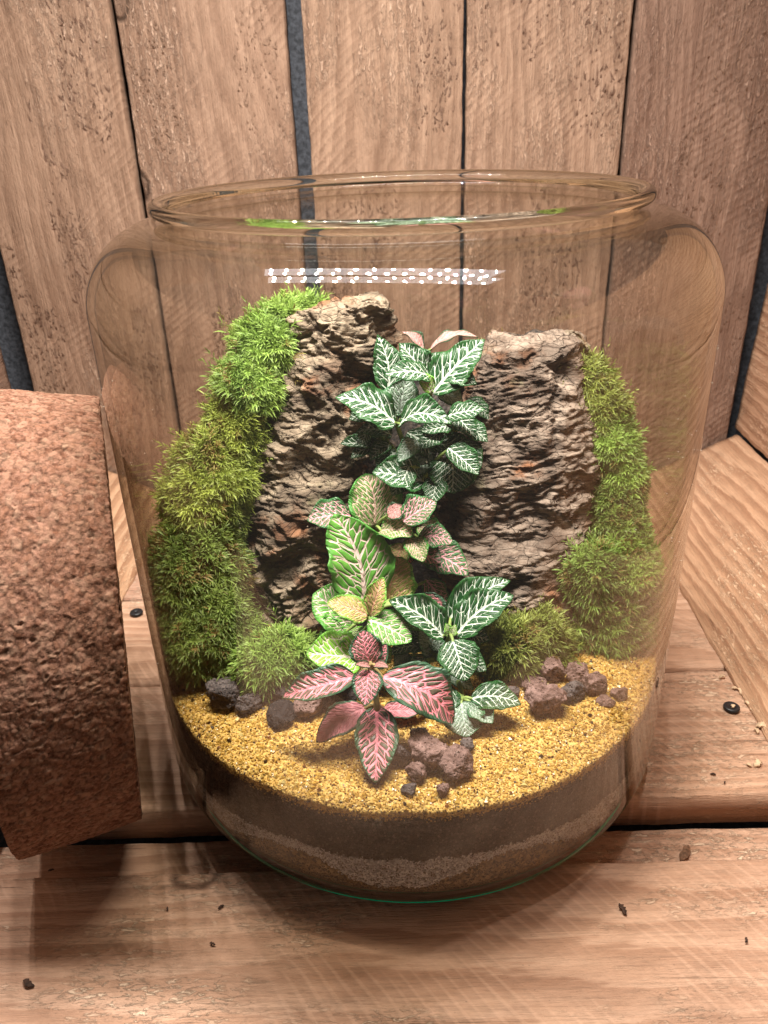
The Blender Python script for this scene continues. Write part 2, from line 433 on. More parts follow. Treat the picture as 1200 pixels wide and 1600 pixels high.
DG, DG2 = (0.010, 0.058, 0.014), (0.020, 0.090, 0.020)
LEAF = {
 'white': leaf_mat('leaf_white', DG, DG2, (0.74, 0.82, 0.68), (0.020, 0.085, 0.018), 0.028, 0.15, 0.045, 6.5, 0.95, 4.2, vmargin=0.87, taper=0.66),
 'pale': leaf_mat('leaf_pale', (0.10, 0.20, 0.10), (0.14, 0.26, 0.13), (0.56, 0.66, 0.56), (0.05, 0.15, 0.06), 0.045, 0.24, 0.12, 7.0, wash=0.25),
 'lime': leaf_mat('leaf_lime', (0.20, 0.46, 0.045), (0.28, 0.55, 0.07), (0.86, 0.76, 0.62), (0.17, 0.42, 0.05), 0.034, 0.13, 0.085, 6.0, 0.85, 3.6),
 'green': leaf_mat('leaf_green', (0.085, 0.27, 0.035), (0.13, 0.34, 0.05), (0.80, 0.61, 0.54), (0.085, 0.27, 0.04), 0.034, 0.115, 0.07, 6.0, 0.95, 3.6),
 'cream': leaf_mat('leaf_cream', (0.075, 0.20, 0.035), (0.12, 0.28, 0.05), (0.78, 0.52, 0.42), (0.07, 0.24, 0.04), 0.030, 0.20, 0.11, 8.0, 1.15, 4.5),
 'salmon': leaf_mat('leaf_salmon', (0.22, 0.38, 0.05), (0.30, 0.42, 0.07), (0.85, 0.45, 0.30), (0.16, 0.36, 0.05), 0.034, 0.19, 0.10, 7.0, 1.1, 4.2, wash=0.35),
 'pinkdark': leaf_mat('leaf_pinkdark', (0.032, 0.115, 0.033), (0.055, 0.16, 0.045), (0.80, 0.38, 0.42), (0.035, 0.13, 0.035), 0.036, 0.17, 0.09, 7.0, 1.0, 4.2),
 'red': leaf_mat('leaf_red', (0.045, 0.080, 0.040), (0.070, 0.095, 0.050), (0.92, 0.30, 0.36), (0.030, 0.085, 0.040), 0.034, 0.20, 0.10, 7.0, 0.95, 3.8, wash=0.10, vmargin=0.86),
 'pinkpale': leaf_mat('leaf_pinkpale', (0.36, 0.15, 0.13), (0.45, 0.20, 0.17), (0.66, 0.34, 0.31), (0.035, 0.08, 0.035), 0.036, 0.25, 0.14, 7.0, 1.0, 4.0, wash=0.5, vmargin=0.85),
 'underside': leaf_mat('leaf_underside', (0.58, 0.19, 0.22), (0.68, 0.26, 0.29), (0.78, 0.34, 0.37), (0.040, 0.085, 0.045), 0.030, 0.16, 0.06, 7.0, 1.0, 4.0, wash=0.35, gloss=0.6),
}
M['stem'] = simple('stem_green', (0.20, 0.27, 0.075), 0.5, 300.0, 0.25, 0.0003)
M['stem_red'] = simple('stem_reddish', (0.27, 0.21, 0.09), 0.5, 300.0, 0.3, 0.0003)
n = NT('led_glow'); M['diode'] = n.done(n.node("Emission", {0: (1.0, 0.95, 0.885), 1: 7300.0}))
n = NT('led_diffuser'); M['diffuser'] = n.done(n.node("Emission", {0: (0.9, 0.95, 1.0), 1: 6.0}))
M['lamp_white'] = simple('lamp_housing', (0.6, 0.6, 0.6), 0.4)

# ------------------------------------------------------------------ the lamp overhead (out of frame; its row of diodes mirrors in the jar)
LAMP = (-0.026, -0.030, 0.58)
lamp = empty('led_bar_lamp', LAMP)
lamp.rotation_euler = (math.radians(-3), 0, math.radians(-15))
tag(lamp, 'white LED bar lamp hanging over the jar, mirrored in its shoulder', 'lamp')
def box(name, a, b, mat, parent=None, loc=None):
    x0, y0, z0 = a; x1, y1, z1 = b
    V = [(x0, y0, z0), (x1, y0, z0), (x1, y1, z0), (x0, y1, z0), (x0, y0, z1), (x1, y0, z1), (x1, y1, z1), (x0, y1, z1)]
    F = [(0, 3, 2, 1), (4, 5, 6, 7), (0, 1, 5, 4), (1, 2, 6, 5), (2, 3, 7, 6), (3, 0, 4, 7)]
    return mesh_np(name, V, [np.array(F)], mat, parent, smooth=False, loc=loc)
box('housing', (-0.18, -0.034, 0.004), (0.18, 0.034, 0.018), M['lamp_white'], lamp)
mesh_np('diffuser', [(-0.168, -0.030, 0.002), (0.168, -0.030, 0.002), (0.168, 0.030, 0.002), (-0.168, 0.030, 0.002)], [np.array([(0, 3, 2, 1)])], M['diffuser'], lamp, False)
for k in range(14):
    x = -0.156 + 0.024 * k
    for y in (-0.018, 0.018):
        mesh_np('diode', [(x - 0.002, y - 0.002, 0), (x + 0.002, y - 0.002, 0), (x + 0.002, y + 0.002, 0), (x - 0.002, y + 0.002, 0)], [np.array([(0, 3, 2, 1)])], M['diode'], lamp, False)

# ------------------------------------------------------------------ planks
def plank(parent, origin, along, across, L, W, T, mat, seed, nx=90, ny=22, rough=0.0007, edge=0.0006, name='plank', cup=0.0):
    """A board: origin = middle of the face seen; local x runs along the grain, y across, z out of the face."""
    ex = Vector(along).normalized(); ez = ex.cross(Vector(across)).normalized(); ey = ez.cross(ex)
    xs = np.linspace(-L / 2, L / 2, nx)
    e = 0.0016
    ys = np.concatenate([[-W / 2, -W / 2 + e * 0.5], np.linspace(-W / 2 + e, W / 2 - e, ny), [W / 2 - e * 0.5, W / 2]])
    X, Y = np.meshgrid(xs, ys, indexing='ij')
    P = np.stack([X.ravel(), Y.ravel(), np.full(X.size, seed * 3.7)], 1)
    z = rough * (fbm(P * np.array([30, 60, 1]), 4, seed) + 0.5 * fbm(P * np.array([110, 420, 1]), 2, seed + 9))
    z = z.reshape(X.shape) + cup * (Y / W) ** 2
    z[:, 0] -= 0.0012; z[:, 1] -= 0.0004; z[:, -1] -= 0.0012; z[:, -2] -= 0.0004
    wob = edge * fbm(np.stack([xs * 70, xs * 0, xs * 0 + seed], 1), 5, seed + 3, 0.6)
    wob2 = edge * fbm(np.stack([xs * 70, xs * 0 + 5, xs * 0 + seed], 1), 5, seed + 4, 0.6)
    t = (Y + W / 2) / W
    Yd = Y + wob[:, None] * (1 - t) ** 6 + wob2[:, None] * t ** 6
    nyt = len(ys)
    rows = []
    for i in range(nx):
        top = np.stack([np.full(nyt, xs[i]), Yd[i], z[i]], 1)
        a, b = Yd[i, -1], Yd[i, 0]
        low = np.array([[xs[i], a, -T * 0.5], [xs[i], a - 0.0003, -T], [xs[i], b + 0.0003, -T], [xs[i], b, -T * 0.5]])
        rows.append(np.concatenate([top, low]))
    R = nyt + 4
    V = np.concatenate(rows)
    i, j = np.meshgrid(np.arange(nx - 1), np.arange(R), indexing='ij')
    a = i * R + j; b = i * R + (j + 1) % R
    quads = np.stack([a, a + R, b + R, b], -1).reshape(-1, 4)
    caps = [np.arange(R)[None, :], (np.arange(R)[::-1] + (nx - 1) * R)[None, :]]
    o = mesh_np(name, V, [quads] + caps, mat, None, True)
    o.data.polygons.foreach_set("use_smooth", np.array([True] * len(quads) + [False] * 2))
    o.matrix_world = Matrix(((ex.x, ey.x, ez.x, origin[0]), (ex.y, ey.y, ez.y, origin[1]), (ex.z, ey.z, ez.z, origin[2]), (0, 0, 0, 1)))
    o.parent = parent
    return o

# back wall
wall = empty('wall_back', (0, 0.304, 0)); tag(wall, kind='structure'); 
WALLP = Vector((0, 0.304, 0))
def wplank(x0, x1, y, seed, tilt=0.0):
    o = plank(wall, (0, 0, 0), (math.sin(tilt), 0, math.cos(tilt)), (-1, 0, 0), 0.56, x1 - x0, 0.018, M['wall_wood'], seed, 150, 30, 0.0006, 0.0003)
    # x along z (up), across x, out of the face must be -y
    o.location = ((x0 + x1) / 2, y - WALLP.y, 0.23)
    return o
for k, (x0, x1, y, tl) in enumerate([(-0.317, -0.2005, 0.298, 0.0), (-0.1975, -0.0785, 0.304, 0.0), (-0.0665, 0.0472, 0.305, 0.002),
                                     (0.0503, 0.1655, 0.304, -0.001), (0.1685, 0.2825, 0.303, 0.0)]):
    wplank(x0, x1, y, 10 + k, tl)
def splinters(pl, L, W, seed, count, mat):
    g = np.random.default_rng(seed)
    V, F = [], []
    c = np.stack([g.uniform(-L / 2, L / 2, count * 6), g.uniform(-W / 2 + 0.003, W / 2 - 0.003, count * 6)], 1)
    keep = fbm(np.stack([c[:, 0] * 9 + seed, c[:, 1] * 26, c[:, 0] * 0], 1), 3, seed) > 0.28
    c = c[keep][:count]
    for x, y in c:
        l = g.uniform(0.0012, 0.0065); w = g.uniform(0.0002, 0.0007); h = g.uniform(0.0004, 0.0022); a = g.normal() * 0.35
        ca, sa = math.cos(a), math.sin(a); o = len(V)
        for s_, ww, hh in ((0, 1.0, -0.0003), (0.5, 1.0, h * 0.5), (1.0, 0.3, h)):
            for q in (-1, 1):
                px, py = s_ * l, q * w * ww
                V.append((x + px * ca - py * sa, y + px * sa + py * ca, hh + 0.0002))
        F += [(o, o + 2, o + 3, o + 1), (o + 2, o + 4, o + 5, o + 3)]
    s_ = mesh_np('splinters', V, [np.array(F)], mat, pl, False)
    s_['kind'] = 'stuff'
for k, pl in enumerate([o for o in wall.children if o.name.startswith('plank')]):
    splinters(pl, 0.54, 0.112, 200 + k, 1100, M['wall_wood'])
back = box("backing_board", (-0.45, 0.0, -0.06), (0.45, 0.01, 0.55), M['backing'], wall, (0, 0.026, 0))

# floor boards, turned a little against the jar's axes
floor = empty('floor', (0, 0, 0)); tag(floor, kind='structure')
FA = Vector((1, 0.020, 0)).normalized(); FX = Vector((-0.020, 1, 0)).normalized()
def fplank(y0, y1, z, seed, L=0.56, T=0.02, cx=0.0, mat='floor_wood'):
    c = FA * cx + FX * ((y0 + y1) / 2)
    return plank(floor, (c.x, c.y, z), FA, FX, L, y1 - y0, T, M[mat], seed, 120, 30, 0.0004, 0.0004)
fplank(-0.250, -0.0990, 0.0, 31, 0.9)
fplank(-0.135, -0.0670, -0.0165, 32, 0.9)
fplank(-0.0618, 0.0360, 0.0, 33, 0.42)
fplank(0.0392, 0.1330, 0.0, 34, 0.42)
fplank(0.1360, 0.2300, 0.0, 35, 0.42)
fplank(0.2325, 0.3060, 0.0, 36, 0.42)
ub = box('under_board', (-0.5, -0.30, -0.075), (0.5, 0.34, -0.062), M['backing'], floor)

# sloping side boards and upright side walls
rw = empty('wall_right', (0.1915, 0, 0)); tag(rw, kind='structure')
lw = empty('wall_left', (-0.2060, 0, 0)); tag(lw, kind='structure')
def side_board(parent, p0, p1, y0, y1, seed, mat, out):
    p0 = Vector(p0); p1 = Vector(p1); W = (p1 - p0).length
    mid = (p0 + p1) / 2
    ac = Vector((p1.x - p0.x, 0, p1.y - p0.y)).normalized()
    al = Vector((0, 1, 0))
    if al.cross(ac).dot(Vector(out)) < 0: al = -al
    return plank(parent, (mid.x - parent.location.x, (y0 + y1) / 2, mid.y), al, ac, y1 - y0, W, 0.018, M[mat], seed, 120, 26, 0.0005, 0.0008)
side_board(rw, (0.1925, 0.0015), (0.2895, 0.050), -0.28, 0.2995, 41, 'side_wood', (-1, 0, 1))
side_board(rw, (0.2900, 0.0505), (0.2960, 0.176), -0.28, 0.310, 42, 'side_wood', (-1, 0, 0))
side_board(rw, (0.2962, 0.1775), (0.3010, 0.300), -0.28, 0.310, 43, 'side_wood', (-1, 0, 0))
side_board(rw, (0.3012, 0.3015), (0.3060, 0.424), -0.28, 0.310, 44, 'side_wood', (-1, 0, 0))
side_board(lw, (-0.2060, 0.0015), (-0.3030, 0.050), -0.075, 0.2935, 45, 'side_wood', (1, 0, 1))
side_board(lw, (-0.3310, 0.056), (-0.3340, 0.176), -0.28, 0.292, 46, 'wall_wood', (1, 0, 0))
side_board(lw, (-0.3340, 0.180), (-0.3370, 0.300), -0.28, 0.292, 47, 'wall_wood', (1, 0, 0))
side_board(lw, (-0.3370, 0.304), (-0.3400, 0.424), -0.28, 0.292, 48, 'wall_wood', (1, 0, 0))

# ------------------------------------------------------------------ lathe
def lathe(name, prof, mat, parent, N=192, closed=True, loc=None):
    prof = np.array(prof, dtype=float); m = len(prof)
    th = np.linspace(0, 2 * np.pi, N, endpoint=False)
    V = np.stack([prof[None, :, 0] * np.cos(th)[:, None], prof[None, :, 0] * np.sin(th)[:, None], np.broadcast_to(prof[None, :, 1], (N, m))], -1).reshape(-1, 3)
    mm = m if closed else m - 1
    i, j = np.meshgrid(np.arange(N), np.arange(mm), indexing='ij')
    a = i * m + j; b = i * m + (j + 1) % m; c = ((i + 1) % N) * m + (j + 1) % m; d = ((i + 1) % N) * m + j
    return mesh_np(name, V, [np.stack([a, d, c, b], -1).reshape(-1, 4)], mat, parent, True, loc=loc)

# jar
jar = empty('glass_jar', (0, 0, 0))
tag(jar, 'large round-shouldered clear glass jar holding a planted terrarium', 'jar')
def arc(cx, cz, r, a0, a1, k=14):
    return [(cx + r * math.cos(math.radians(a)), cz + r * math.sin(math.radians(a))) for a in np.linspace(a0, a1, k)]
outer = [(0.0, 0.0010), (0.06, 0.0010), (0.103, 0.0010)] + arc(0.1065, 0.0245, 0.0235, -88, 0, 18) + [(0.1302, 0.04), (0.1305, 0.10), (0.1305, 0.17), (0.1303, 0.225)]
outer += arc(0.0980, 0.2430, 0.0323, 4, 88, 26) + [(0.0966, 0.2756), (0.0960, 0.2772)]
inner = [(0.0938, 0.2772), (0.0945, 0.2735)] + arc(0.0980, 0.2430, 0.0292, 88, 4, 26) + [(0.1272, 0.225), (0.1274, 0.17), (0.1274, 0.10), (0.1271, 0.04)]
inner += arc(0.1065, 0.0250, 0.0207, 0, -88, 14) + [(0.08, 0.0043), (0.0, 0.0043)]
lathe('body', outer + inner, M['glass'], jar, 256, closed=False)
rimp = [(0.0937, 0.2774), (0.0962, 0.2773)] + arc(0.0988, 0.2803, 0.0025, -80, 110, 12) + [(0.0968, 0.2823), (0.0945, 0.2806)]
lathe('rim', rimp, M['rim_glass'], jar, 256)
lathe('base', arc(0.1222, 0.0064, 0.00055, 0, 330, 12), M['base_glass_glow'], jar, 256)  # thin added ring at the foot, carries the painted green glow

# fine dust and droplet specks on the outside of the glass
g = np.random.default_rng(77)
ND = 260
th = g.uniform(-np.pi, 0, ND); zz = g.uniform(0.075, 0.235, ND) ; sz_ = g.uniform(0.00008, 0.00024, ND)
cen = np.stack([0.1307 * np.cos(th), 0.1307 * np.sin(th), zz], 1)
ov = np.array([(1, 0, 0), (-1, 0, 0), (0, 1, 0), (0, -1, 0), (0, 0, 1), (0, 0, -1)], float)
of = np.array([(0, 2, 4), (2, 1, 4), (1, 3, 4), (3, 0, 4), (2, 0, 5), (1, 2, 5), (3, 1, 5), (0, 3, 5)])
DV = (cen[:, None] + ov[None] * sz_[:, None, None] * g.uniform(0.5, 1.5, (ND, 6, 1))).reshape(-1, 3)
dust = mesh_np('dust', DV, [(of[None] + 6 * np.arange(ND)[:, None, None]).reshape(-1, 3)], M['dust'], jar, False)
dust['kind'] = 'stuff'

# ------------------------------------------------------------------ layers in the jar
RI = 0.1266
def inner_r(z):
    # inner wall radius with the rounded foot
    z = np.asarray(z, dtype=float)
    return np.where(z < 0.0250, 0.1064 + 0.0202 * np.sqrt(np.clip(1 - ((0.0250 - z) / 0.0204) ** 2, 0.0, 1)), RI)
TH = np.linspace(-np.pi, np.pi, 720, endpoint=False)
WU = np.array([(-3.1416, 0.022), (-2.8132, 0.02885), (-2.5632, 0.02885), (-2.3089, 0.03289), (-2.1412, 0.0351), (-2.0038, 0.0375), (-1.8849, 0.03609), (-1.7737, 0.03603), (-1.6672, 0.03717), (-1.5116, 0.03736), (-1.4068, 0.03805), (-1.2979, 0.03694), (-1.1824, 0.03799), (-1.0537, 0.03723), (-0.9007, 0.03538), (-0.8084, 0.03481), (-0.6391, 0.03391), (-0.3391, 0.03391), (3.1416, 0.022)]); WL = np.array([(-3.1416, 0.022), (-2.6854, 0.0108), (-2.4354, 0.0108), (-2.2148, 0.02514), (-2.0737, 0.03217), (-1.9456, 0.03308), (-1.8546, 0.02888), (-1.7792, 0.02262), (-1.7147, 0.01958), (-1.5227, 0.02081), (-1.459, 0.02579), (-1.3521, 0.03255), (-1.2405, 0.03541), (-1.1169, 0.032), (-0.9712, 0.02449), (-0.8298, 0.02087), (-0.5298, 0.02087), (3.1416, 0.022)])
def bound(tab, th):
    return np.interp(th, tab[:, 0], tab[:, 1])
wob = 0.0008 * fbm(np.stack([np.cos(TH) * 22, np.sin(TH) * 22, TH * 0], 1), 5, 3, 0.75)
zU = bound(WU, TH) + wob; zL = np.minimum(bound(WL, TH) + wob * 0.7, zU - 0.0004)
def layer(name, lo, hi, mat, label, cat, wavy=None):
    m = 8
    rows = []
    for t in np.linspace(0, 1, m):
        z = lo + (hi - lo) * t
        r = inner_r(z) - 0.0004
        rows.append(np.stack([r * np.cos(TH), r * np.sin(TH), z], 1))
    rows.append(np.stack([0.6 * RI * np.cos(TH), 0.6 * RI * np.sin(TH), hi * 0 + hi.mean()], 1))
    rows.insert(0, np.stack([0.6 * RI * np.cos(TH), 0.6 * RI * np.sin(TH), lo * 0 + lo.mean()], 1))
    V = np.concatenate(rows + [np.array([[0, 0, lo.mean()], [0, 0, hi.mean()]])])
    N = len(TH); k = len(rows)
    i, j = np.meshgrid(np.arange(k - 1), np.arange(N), indexing='ij')
    a = i * N + j; b = i * N + (j + 1) % N
    q = np.stack([a, b, b + N, a + N], -1).reshape(-1, 4)
    jj = np.arange(N)
    t0 = np.stack([(jj + 1) % N, jj, np.full(N, k * N)], 1)
    t1 = np.stack([(k - 1) * N + jj, (k - 1) * N + (jj + 1) % N, np.full(N, k * N + 1)], 1)
    o = mesh_np(name, V, [q, t0, t1], mat, None, True)
    return tag(o, label, cat, kind='stuff')
zb = np.full_like(TH, 0.0053)
zT = 0.0610 + 0.0008 * fbm(np.stack([np.cos(TH) * 5, np.sin(TH) * 5, TH * 0], 1), 4, 8)
layer('brown_sand', zb, zL, M['brown_sand'], 'lowest layer of dark speckled brown sand behind the jar wall', 'sand')
layer('white_gravel', zL + 0.0001, zU, M['white_gravel'], 'wavy band of fine white gravel between sand and dark soil', 'gravel')
layer('dark_soil', zU + 0.0001, zT, M['soil'], 'thick band of dark brown soil below the golden sand', 'soil')

oct_v = np.array([(1, 0, 0), (-1, 0, 0), (0, 1, 0), (0, -1, 0), (0, 0, 1), (0, 0, -1)], float)
oct_f = np.array([(0, 2, 4), (2, 1, 4), (1, 3, 4), (3, 0, 4), (2, 0, 5), (1, 2, 5), (3, 1, 5), (0, 3, 5)])
def rand_rot(k):
    q = rng.normal(size=(k, 4)); q /= np.linalg.norm(q, axis=1)[:, None]
    w, x, y, z = q.T
    return np.stack([np.stack([1 - 2 * (y * y + z * z), 2 * (x * y - z * w), 2 * (x * z + y * w)], 1),
                     np.stack([2 * (x * y + z * w), 1 - 2 * (x * x + z * z), 2 * (y * z - x * w)], 1),
                     np.stack([2 * (x * z - y * w), 2 * (y * z + x * w), 1 - 2 * (x * x + y * y)], 1)], 1)
def wall_grains(parent, lo, hi, count, pal, size, ragged):
    th = rng.uniform(-np.pi * 0.98, -0.02 * np.pi, count)
    a = np.interp(th, TH, lo); b = np.interp(th, TH, hi)
    z = a + (b - a) * rng.random(count) + rng.normal(size=count) * ragged
    z = np.clip(z, 0.0062, 0.0660)
    s = rng.uniform(size[0], size[1], count)
    r = inner_r(z) - s * 0.55
    ov = oct_v[None] * s[:, None, None] * rng.uniform(0.75, 1.25, (count, 6, 1))
    V = np.einsum('nij,nkj->nki', rand_rot(count), ov) + np.stack([r * np.cos(th), r * np.sin(th), z], 1)[:, None]
    rad = np.hypot(V[..., 0], V[..., 1]); k = np.minimum(1, (inner_r(V[..., 2]) - 0.00005) / rad); V[..., 0] *= k; V[..., 1] *= k
    pal = np.array(pal); c = pal[rng.integers(0, len(pal), count)] * rng.uniform(0.75, 1.25, (count, 1))
    o = mesh_np('grains', V.reshape(-1, 3), [(oct_f[None] + 6 * np.arange(count)[:, None, None]).reshape(-1, 3)], M['grit'], parent, False, cols=np.repeat(c, 6, 0).clip(0, 1))
    o['kind'] = 'stuff'
wall_grains(bpy.data.objects['white_gravel'], zL, zU, 9000, [(0.42, 0.40, 0.40), (0.62, 0.60, 0.60), (0.30, 0.28, 0.28), (0.50, 0.47, 0.45), (0.16, 0.12, 0.10)], (0.0003, 0.0007), 0.0007)
wall_grains(bpy.data.objects['dark_soil'], zU, zT, 9000, [(0.018, 0.013, 0.010), (0.032, 0.023, 0.018), (0.012, 0.009, 0.007), (0.050, 0.036, 0.028), (0.014, 0.010, 0.008), (0.12, 0.09, 0.07)], (0.0003, 0.0008), 0.0005)
wall_grains(bpy.data.objects['brown_sand'], zb, zL, 7000, [(0.15, 0.092, 0.038), (0.20, 0.125, 0.052), (0.10, 0.058, 0.024), (0.014, 0.009, 0.006), (0.28, 0.19, 0.09)], (0.0003, 0.00065), 0.0004)
wall_grains(bpy.data.objects['dark_soil'], zT - 0.0010, zT + 0.0035, 3500, [(0.52, 0.32, 0.075), (0.43, 0.25, 0.055), (0.60, 0.42, 0.14), (0.05, 0.03, 0.02)], (0.0003, 0.0006), 0.0010)

# golden sand: surface with real grains
NR, NA = 70, 360
rr = np.linspace(0.0, 1.0, NR) * (RI - 0.0003)
ta = np.linspace(0, 2 * np.pi, NA, endpoint=False)
def sand_z(x, y):
    P = np.stack([x * 45, y * 45, x * 0], 1)
    return 0.0645 + 0.0011 * fbm(P, 3, 21) + 0.0004 * fbm(P * 7, 2, 5)
RR, TA = np.meshgrid(rr, ta, indexing='ij')
sx, sy = (RR * np.cos(TA)).ravel(), (RR * np.sin(TA)).ravel()
sz = sand_z(sx, sy)
edge = np.stack([(RI - 0.0003) * np.cos(ta), (RI - 0.0003) * np.sin(ta), np.interp((ta + np.pi) % (2 * np.pi) - np.pi, TH, zT) + 0.0002], 1)
V = np.concatenate([np.stack([sx, sy, sz], 1), edge])
i, j = np.meshgrid(np.arange(NR), np.arange(NA), indexing='ij')
a = i * NA + j; b = i * NA + (j + 1) % NA
F = np.stack([a, a + NA, b + NA, b], -1).reshape(-1, 4)
sand = mesh_np('golden_sand', V, [F], M['gold_bed'], None, True)
tag(sand, 'bright golden coarse sand spread across the front of the jar', 'sand', kind='stuff')
NG = 30000
gy = rng.uniform(-0.126, 0.0, NG * 2); gx = rng.uniform(-0.126, 0.126, NG * 2)
ok = (np.hypot(gx, gy) < RI - 0.0008) & (gy < -0.015); gx, gy = gx[ok][:NG], gy[ok][:NG]
NG = len(gx)
gs = rng.uniform(0.00026, 0.00066, NG) * (1 + 0.9 * (rng.random(NG) > 0.94))
Rm = rand_rot(NG)
ov = oct_v[None] * gs[:, None, None] * rng.uniform(0.75, 1.3, (NG, 6, 1))
gv = np.einsum('nij,nkj->nki', Rm, ov) + np.stack([gx, gy, sand_z(gx, gy) + gs * 0.45], 1)[:, None]
pal = np.array([(0.70, 0.43, 0.12), (0.78, 0.54, 0.22), (0.60, 0.35, 0.09), (0.86, 0.70, 0.40), (0.52, 0.28, 0.07), (0.045, 0.022, 0.012), (0.25, 0.10, 0.04), (0.74, 0.48, 0.15)])
pk = rng.choice(len(pal), NG, p=[0.26, 0.22, 0.16, 0.09, 0.06, 0.045, 0.035, 0.13])
gc = 0.78 * pal[pk] * np.array([1.0, 0.99, 0.70]) * rng.uniform(0.85, 1.15, (NG, 1))
mesh_np('grains', gv.reshape(-1, 3), [(oct_f[None] + 6 * np.arange(NG)[:, None, None]).reshape(-1, 3)], M['grain'], sand, False,
        cols=np.repeat(gc, 6, 0).clip(0, 1))['kind'] = 'stuff'

# soil mound behind the bark
def mound_z(x, y):
    f = sstep(-0.045, 0.03, y)
    l = 0.100 * np.exp(-(((x + 0.058) / 0.042) ** 2 + ((y - 0.075) / 0.05) ** 2))
    r = 0.078 * np.exp(-(((x - 0.078) / 0.036) ** 2 + ((y - 0.075) / 0.05) ** 2))
    b = 0.060 * sstep(-0.035, 0.09, y) + 0.045 * np.exp(-(((x - 0.015) / 0.03) ** 2 + ((y - 0.09) / 0.035) ** 2))
    k = 0.003 * fbm(np.stack([x * 60, y * 60, x * 0], 1), 4, 6)
    return 0.0625 + f * (l + r + b + k + 0.003)
rr = np.linspace(0, 1, 60) * (RI - 0.0006)
RR, TA = np.meshgrid(rr, ta[::2], indexing='ij')
mx, my = (RR * np.cos(TA)).ravel(), (RR * np.sin(TA)).ravel()
V = np.stack([mx, my, mound_z(mx, my)], 1)
na = len(ta[::2])
i, j = np.meshgrid(np.arange(59), np.arange(na), indexing='ij')
a = i * na + j; b = i * na + (j + 1) % na
mo = mesh_np('soil_mound', V, [np.stack([a, a + na, b + na, b], -1).reshape(-1, 4)], M['mound'], None, True)
tag(mo, 'damp dark soil mound heaped behind the bark and plants', 'soil', kind='stuff')

